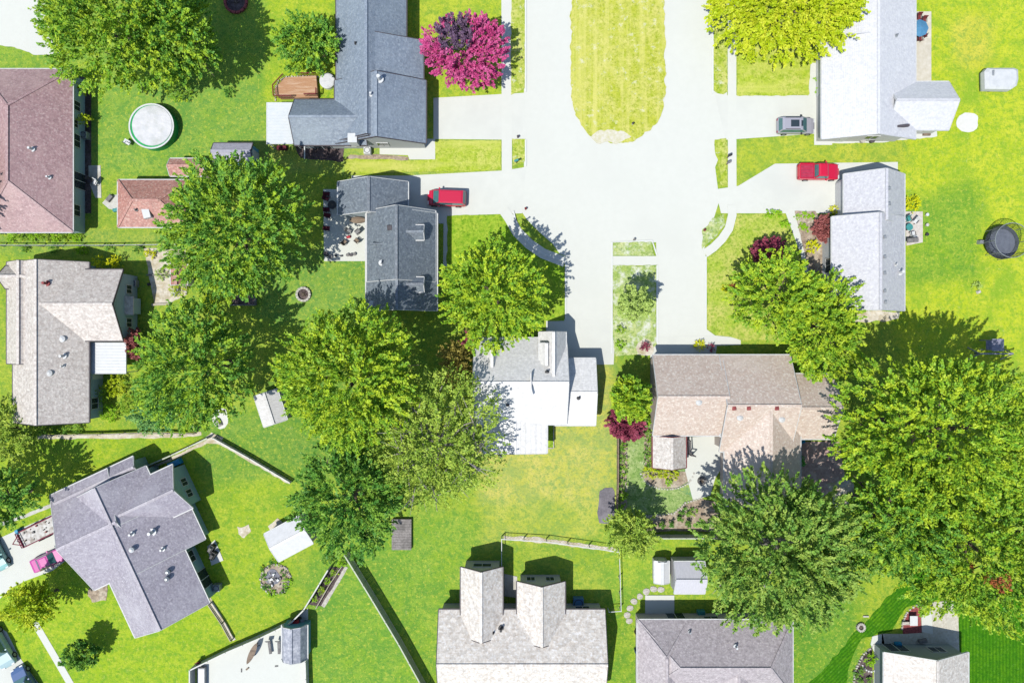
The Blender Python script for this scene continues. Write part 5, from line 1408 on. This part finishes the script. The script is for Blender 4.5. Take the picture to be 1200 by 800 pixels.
# lower left patio
q = W(297,763,.6); t = thing('canoe', (q[0],q[1],.06), 'long narrow brown canoe standing on the lower left white patio', 'canoe')
def hullp(s0, z0, z1, m, nm):
    a = math.radians(65); L = 1.35; n = 13; vs = []
    for z, k in ((z0,.55),(z1,1)):
        for sd in (1,-1):
            for i in range(n):
                u = -L+2*L*i/(n-1); v = sd*s0*k*max(0,1-(u/L)**2)**.7
                vs.append((q[0]+u*math.cos(a)-v*math.sin(a), q[1]+u*math.sin(a)+v*math.cos(a), z + (.12*abs(u/L)**3 if z == z1 else 0)))
    fs = []
    for i in range(n-1): fs += [(i,i+1,2*n+i+1,2*n+i),(n+i+1,n+i,3*n+i,3*n+i+1),(2*n+i,2*n+i+1,3*n+i+1,3*n+i),(i+1,i,n+i,n+i+1)]
    MB().add(vs, fs).build(nm, m, t)
hullp(.34,.75,1.05,WOOD,'hull'); 
for u in (-.6,.6): MB().bar((q[0]+u*.42-.3,q[1]+u*.9,0.06),(q[0]+u*.42,q[1]+u*.9,.8),.06,.06).bar((q[0]+u*.42+.3,q[1]+u*.9,0.06),(q[0]+u*.42,q[1]+u*.9,.8),.06,.06).build('trestle', BLACK, t)
def lounger(px, py, deg, label):
    q = W(px, py, .35); t = thing('sun_lounger', (q[0], q[1], .06), label, 'sun lounger', 'sun loungers on the lower left patio'); t.rotation_euler.z = math.radians(deg); sv = WL[t.name]; WL[t.name] = Vector((0,0,0))
    MB().box(-.16,-.95,.32,.16,.45,.37).build('seat', STONED, t); MB().add([(-.3,.45,.35),(.3,.45,.35),(.3,.75,.75),(-.3,.75,.75),(-.3,.45,.4),(.3,.45,.4),(.3,.72,.8),(-.3,.72,.8)],[(0,3,2,1),(4,5,6,7),(0,1,5,4),(1,2,6,5),(2,3,7,6),(3,0,4,7)]).build('backrest', STONED, t)
    for a in (-.12,.12):
        for b in (-.8,.35): MB().box(a-.02,b-.02,0,a+.02,b+.02,.32).build('leg', BLACK, t)
    WL[t.name] = sv
lounger(316,756,8,'slim grey lounger left of the two beside the barn roofed shed'); lounger(327,756,2,'slim grey lounger nearest the barn roofed shed')
def box_item(name, label, cat, px, py, lx, ly, h, m, deg=0, z0=0, top=.92, group=None, bevel=.03):
    q = W(px, py, h*.8); return tag(MB().rbox(q[0], q[1], z0, lx, ly, z0+h, math.radians(deg), top=top).build(name, m, loc=(q[0],q[1],z0), bevel=bevel), label, cat, group)
t = thing('grill', W(349,725), 'red topped grill at the upper corner of the lower left patio', 'grill'); q = W(349,725)
MB().rbox(q[0],q[1],.06,1.0,.5,.8,.2).build('cabinet', BLACK, t); MB().rbox(q[0],q[1],.8,.8,.45,1.1,.2,top=.6).build('lid', REDP, t); MB().rbox(q[0]+.75,q[1]+.1,.7,.4,.4,.75,.2).build('side_shelf', METAL, t)
def grill(label, px, py, m, deg=0):
    q = W(px,py); t = thing('grill', q, label, 'grill'); a = math.radians(deg)
    MB().rbox(q[0],q[1],.05,.9,.5,.8,a).build('cabinet', BLACK, t); MB().rbox(q[0],q[1],.8,.75,.45,1.1,a,top=.6).build('lid', m, t)
grill('dark grill on the concrete pad at the north east side of the angled house', 250, 641, STONED, 60)
grill('second dark grill lower on the concrete pad of the angled house', 252, 649, BLACK, 60)
q = W(237,793,.5); t = thing('hot_tub', (q[0],q[1],0), 'white covered bench box at the lower left corner of the fenced patio', 'box')
MB().rbox(q[0],q[1],.06,.75,2.2,.7).build('body', METAL, t); MB().rbox(q[0],q[1],.7,.7,2.1,.76).build('lid', WHITE, t)
chair(234,777,20,'brown chair above the white bench box on the fenced patio', WOODR)
box_item('toy_block','small brown item lying on the open part of the fenced patio, right one','item',290,783,.45,.18,.12,WOOD,40,.06)
box_item('toy_block','small grey stick shaped item lying on the open part of the fenced patio, left one','item',283,785,.12,.45,.1,STONED,0,.06)
box_item('toy_block','small grey item alone near the foot of the barn roofed shed','item',324,780,.4,.15,.1,STONED,5,.06)
# air conditioners etc
def acunit(label, px, py, m=METAL, s=.8):
    q = W(px,py,.8); t = thing('air_conditioner', (q[0],q[1],0), label, 'air conditioner'); MB().rbox(q[0],q[1],0,s,s,.8).build('casing', m, t, bevel=.04); MB().ring(q[0],q[1],.8,.83,s*.42,s*.36,16).build('fan_guard', BLACK, t)
acunit('blue grey air conditioner beside the right gable of the beige house', 678, 707, M('blue_casing', A(90,140,180), A(80,130,170), 3), 1.2)
acunit('round topped air conditioner against the shaded wall of the mauve roofed house', 97, 158)
acunit('pale air conditioner by the taupe house beside the end windows', 155, 332)
acunit('pale air conditioner below the patio of the angled house', 253, 689)
acunit('white air conditioner below the blue grey house roof', 430, 176, WHITE)
box_item('storage_box','teal storage box under the top eave of the hipped house at the bottom','box',822,718,.9,.6,.6,TEAL,5)
box_item('storage_box','tall dark wood cabinet at the left corner of the bottom hipped house','cabinet',748,739,.5,1.0,.9,DARKT,-20)
box_item('storage_box','small dark bin lower on the path left of the bottom hipped house','bin',753,751,.5,.5,.8,BLACK,0)
box_item('garden_statue','small blue figure like ornament left of the bottom hipped house','ornament',746,764,.3,.5,.9,NAVY,10)
for i, (x, y) in enumerate([(737,727),(735,720),(738,712),(743,704),(750,698),(757,693),(766,690),(775,690)]):
    q = W(x,y); r_ = random.Random(i+70); tag(MB().slab(rag([(q[0]+.42*math.cos(k*PI/4), q[1]+.36*math.sin(k*PI/4)) for k in range(8)], .07, .2, i), 0, .06).build('stepping_stone', STONE, loc=q), f'stepping stone on curved path by bottom hipped house, {["first","second","third","fourth","fifth","sixth","seventh","eighth"][i]} from the lower end', 'stepping stone', 'stepping stones in a curve')
# scattered bits
q = W(347,353) ; 
q = W(285,352); t = thing('raised_bed', q, 'long grey raised bed in the deep shade below the big round tree', 'raised bed')
mb = MB(); x,y = q[0],q[1]
mb.box(x-1.6,y-.6,0,x+1.6,y-.5,.45); mb.box(x-1.6,y+.5,0,x+1.6,y+.6,.45); mb.box(x-1.6,y-.5,0,x-1.5,y+.5,.45); mb.box(x+1.5,y-.5,0,x+1.6,y+.5,.45); mb.build('frame', STONED, t); MB().box(x-1.5,y-.5,0,x+1.5,y+.5,.38).build('soil', MULCH, t)
q = W(255,494); t = thing('boulder', q, 'pale grey boulder on the sandy spot left of the pale grey shed', 'boulder')
MB().rbox(q[0]+.1,q[1]-.1,0,.9,1.1,.6,.5,top=.5).build('rock', STONE, t, bevel=.1)
tag(MB().rbox(*W(262,482)[:2],0,.4,.4,.35,.3,top=.6).build('boulder', STONED, loc=W(262,482), bevel=.06), 'small dark boulder at the top of the sandy spot left of the pale grey shed', 'boulder')
tag(MB().rbox(*W(229,501)[:2],0,.6,.9,.5,.2,top=.7).build('boulder', STONED, loc=W(229,501), bevel=.06), 'grey boulder by the stub of fence near the stony corner', 'boulder')
q = W(741,144,.1); t = thing('utility_marker', W(741,146), 'small dark marker post at the lower end of the median grass', 'marker'); MB().cyl(t.location.x,t.location.y,.1,.55,.11,10).build('post', STONE, t); MB().cyl(t.location.x,t.location.y,.55,.62,.14,10,.08).build('cap', BLACK, t)
for i,(x,y,m,lb) in enumerate([(605,191,TEAL,'teal bin on the left verge where the drive meets the street'),(852,185,BLACK,'black marker on the right verge beside the pavement, upper one'),(851,193,STONED,'grey marker on the right verge beside the pavement, lower one'),(607,161,DARKT,'small dark stub at the kerb of the left verge'),(743,281,STONED,'small grey stub at the top of the narrow grass strip'),(825,270,WOODR,'brown stub on the small triangular verge'),(616,245,WOODR,'reddish hydrant like stub at the turning end kerb')]):
    q = W(x,y); t = thing('mailbox' if i < 3 else 'marker_post', q, lb, 'mailbox' if i < 3 else 'marker')
    if i < 3: MB().box(q[0]-.05,q[1]-.05,0,q[0]+.05,q[1]+.05,1.0).build('post', WOOD, t); MB().rbox(q[0],q[1],1.0,.5,.24,1.24,.4).build('box', m, t, bevel=.05)
    else: MB().cyl(q[0],q[1],0,.45,.12,10).build('post', m, t); MB().cyl(q[0],q[1],.45,.53,.15,10,.05).build('cap', m, t)
for i,(x,y) in enumerate([(957,92),(957,106)]): shrub('shrub', ['tiny plant by the paved edge of the white roofed house, upper one','tiny plant by the paved edge of the white roofed house, lower one'][i], x, y, 3.2, .5, F_LIME, seed=300+i)
for i,(x,y) in enumerate([(1009,166),(1020,166)]):
    q = W(x,y); tag(MB().cyl(q[0],q[1],0,.5,.22,14,.3).build('plant_pot', [STONE,DARKT][i], loc=q), ['pale round pot below the big white roof','dark round pot below the big white roof'][i], 'pot')
tag(MB().rbox(*W(1085,157)[:2],0,.9,.5,.3,0,top=.9).build('log_pile', WOOD, loc=W(1085,157)), 'small brown pile beside the wing of the white roofed house', 'pile')
# table on red mulch
q = W(1071,727,.7); t = thing('garden_table', (q[0],q[1],0), 'white rectangular table on the red mulch at the lower right', 'table')
MB().rbox(q[0],q[1],.66,.9,1.15,.72).build('tabletop', WHITE, t, bevel=.04); MB().cyl(q[0],q[1],.05,.66,.07,8).build('leg', METAL, t)
q = W(1062,730,.4); tag(MB().rbox(q[0],q[1],.35,.9,.35,.42).rbox(q[0],q[1],.05,.7,.2,.35).build('garden_bench', STONE, loc=q), 'small pale bench left of the white table on the red mulch', 'bench')
box_item('storage_box','blue cushion box in the shade of the lower right house','box',1053,754,.8,.35,.45,BLUE,0)
box_item('storage_box','grey bench in the shade of the lower right house','bench',1082,751,1.0,.4,.45,STONED,10)
box_item('garden_sign','white marker stone at the edge of the striped lawn','stone',1015,722,.7,.2,.15,STONE,0)
# blue tarp behind shed, blue seat, chimneypots
q = W(786,509,2.5); tag(MB().add([(q[0]-1.4,q[1]-.3,2.15),(q[0]+1.4,q[1]-.3,2.15),(q[0],q[1]+.25,2.3),(q[0]-1.0,q[1]+.1,2.2),(q[0]+1.0,q[1]+.1,2.2),(q[0]-1.4,q[1]-.3,2.05),(q[0]+1.4,q[1]-.3,2.05),(q[0],q[1]+.25,2.2),(q[0]-1.0,q[1]+.1,2.1),(q[0]+1.0,q[1]+.1,2.1)],[(0,1,4,2,3),(8,7,9,6,5),(0,5,6,1),(1,6,9,4),(4,9,7,2),(2,7,8,3),(3,8,5,0)]).build('shade_sail', BLUE, loc=(q[0],q[1],0)), 'blue shade sail edge between the pinkish brown roof and the tan and white shed', 'shade sail')
fence('metal_arbor', 'thin dark metal frame at the corner of the tan and white shed', [(797,513),(805,514),(806,531),(811,532)], 1.6, DARKT, 'rail')
q = W(939,517,.5); t = thing('patio_chair', (q[0],q[1],0), 'bright blue seat in the tree shade behind the pinkish brown house', 'chair'); MB().rbox(q[0],q[1],.4,.9,.6,.5,.3).build('seat', BLUE, t); MB().rbox(q[0],q[1]+.3,.5,.9,.1,1.0,.3).build('backrest', BLUE, t)
for a in (-.35,.35):
    for b in (-.2,.2): MB().box(q[0]+a-.03,q[1]+b-.03,0,q[0]+a+.03,q[1]+b+.03,.4).build('leg', BLACK, t)
# blue items by angled house
box_item('storage_box','blue covered item at the top corner of the angled house','cover',204,543,1.6,.7,.7,BLUE,25)
chair(231,613,60,'grey chair in the shade beside the angled house, upper one', GC); chair(235,668,60,'teal chair in the shade beside the angled house, lower one', TEAL)
# sandy patio bits
box_item('flower_pot','dark pot on the sandy patio','pot',174,333,.35,.3,.3,BLACK,20)
tag(MB().bar(W(172,322,.15),W(194,323,.15),.14,.14).build('pipe', STONED, loc=W(183,322)), 'grey pipe lying across the sandy patio', 'pipe')
box_item('storage_box','pale blue chest at the lower side of the terracotta shed','chest',205,342,.5,1.0,.6,CANVAS,-30)
tag(MB().bar(W(178,357,.12),W(200,356,.12),.25,.2).build('timber', WOODL, loc=W(189,357)), 'pale timber along the lower end of the sandy patio', 'timber')
# behind mauve house
chair(106,212,30,'dark chair in the shade of the mauve roofed house, left one', DARKT); chair(112,214,-30,'white chair at the edge of shade by the mauve roofed house', WHITE)
box_item('wheelbarrow_tray','grey wheelbarrow lying at the concrete pad below the mauve roofed house shade','wheelbarrow',128,232,.9,.5,.4,STONED,50)
box_item('storage_box','teal box beside the left wall of the terracotta garage','box',135,246,.6,.4,.4,TEAL,10)
box_item('ladder','white ladder frame leaning in the shade of the mauve wall','ladder',93,190,.6,1.0,.2,WHITE,35,.0)
box_item('planter_box','maroon planter below the white awning of the blue grey house','planter',330,173,1.2,.5,.5,DKRED,0)
tag(MB().bar(W(357,171,1.2),W(357,186,.1),.12,.12).build('downpipe_post', WHITE, loc=W(357,180)), 'thin white post standing below the blue grey roof', 'post')
# planter strip beside the central white house
q = W(645,511); t = thing('planter', q, 'narrow grass filled frame beside the central white house', 'planter')
x,y = q[0],q[1]; mb = MB(); mb.box(x-.4,y-1.4,0,x-.32,y+1.4,.25); mb.box(x+.32,y-1.4,0,x+.4,y+1.4,.25); mb.box(x-.32,y-1.4,0,x+.32,y-1.32,.25); mb.build('frame', STONE, t); MB().box(x-.32,y-1.32,0,x+.32,y+1.4,.16).build('turf', L_SHD, t)
for i,(x,y,c) in enumerate([(586,534,STONED),(1146,342,STONE),(1139,408,STONE),(402,720-30,STONE)][:2]):
    tag(MB().rbox(*W(x,y)[:2],0,.5,.45,.35,.4,top=.6).build('boulder', c, loc=W(x,y), bevel=.06), ['grey boulder below the central white house corner','pale stone on the open right hand lawn'][i], 'boulder')
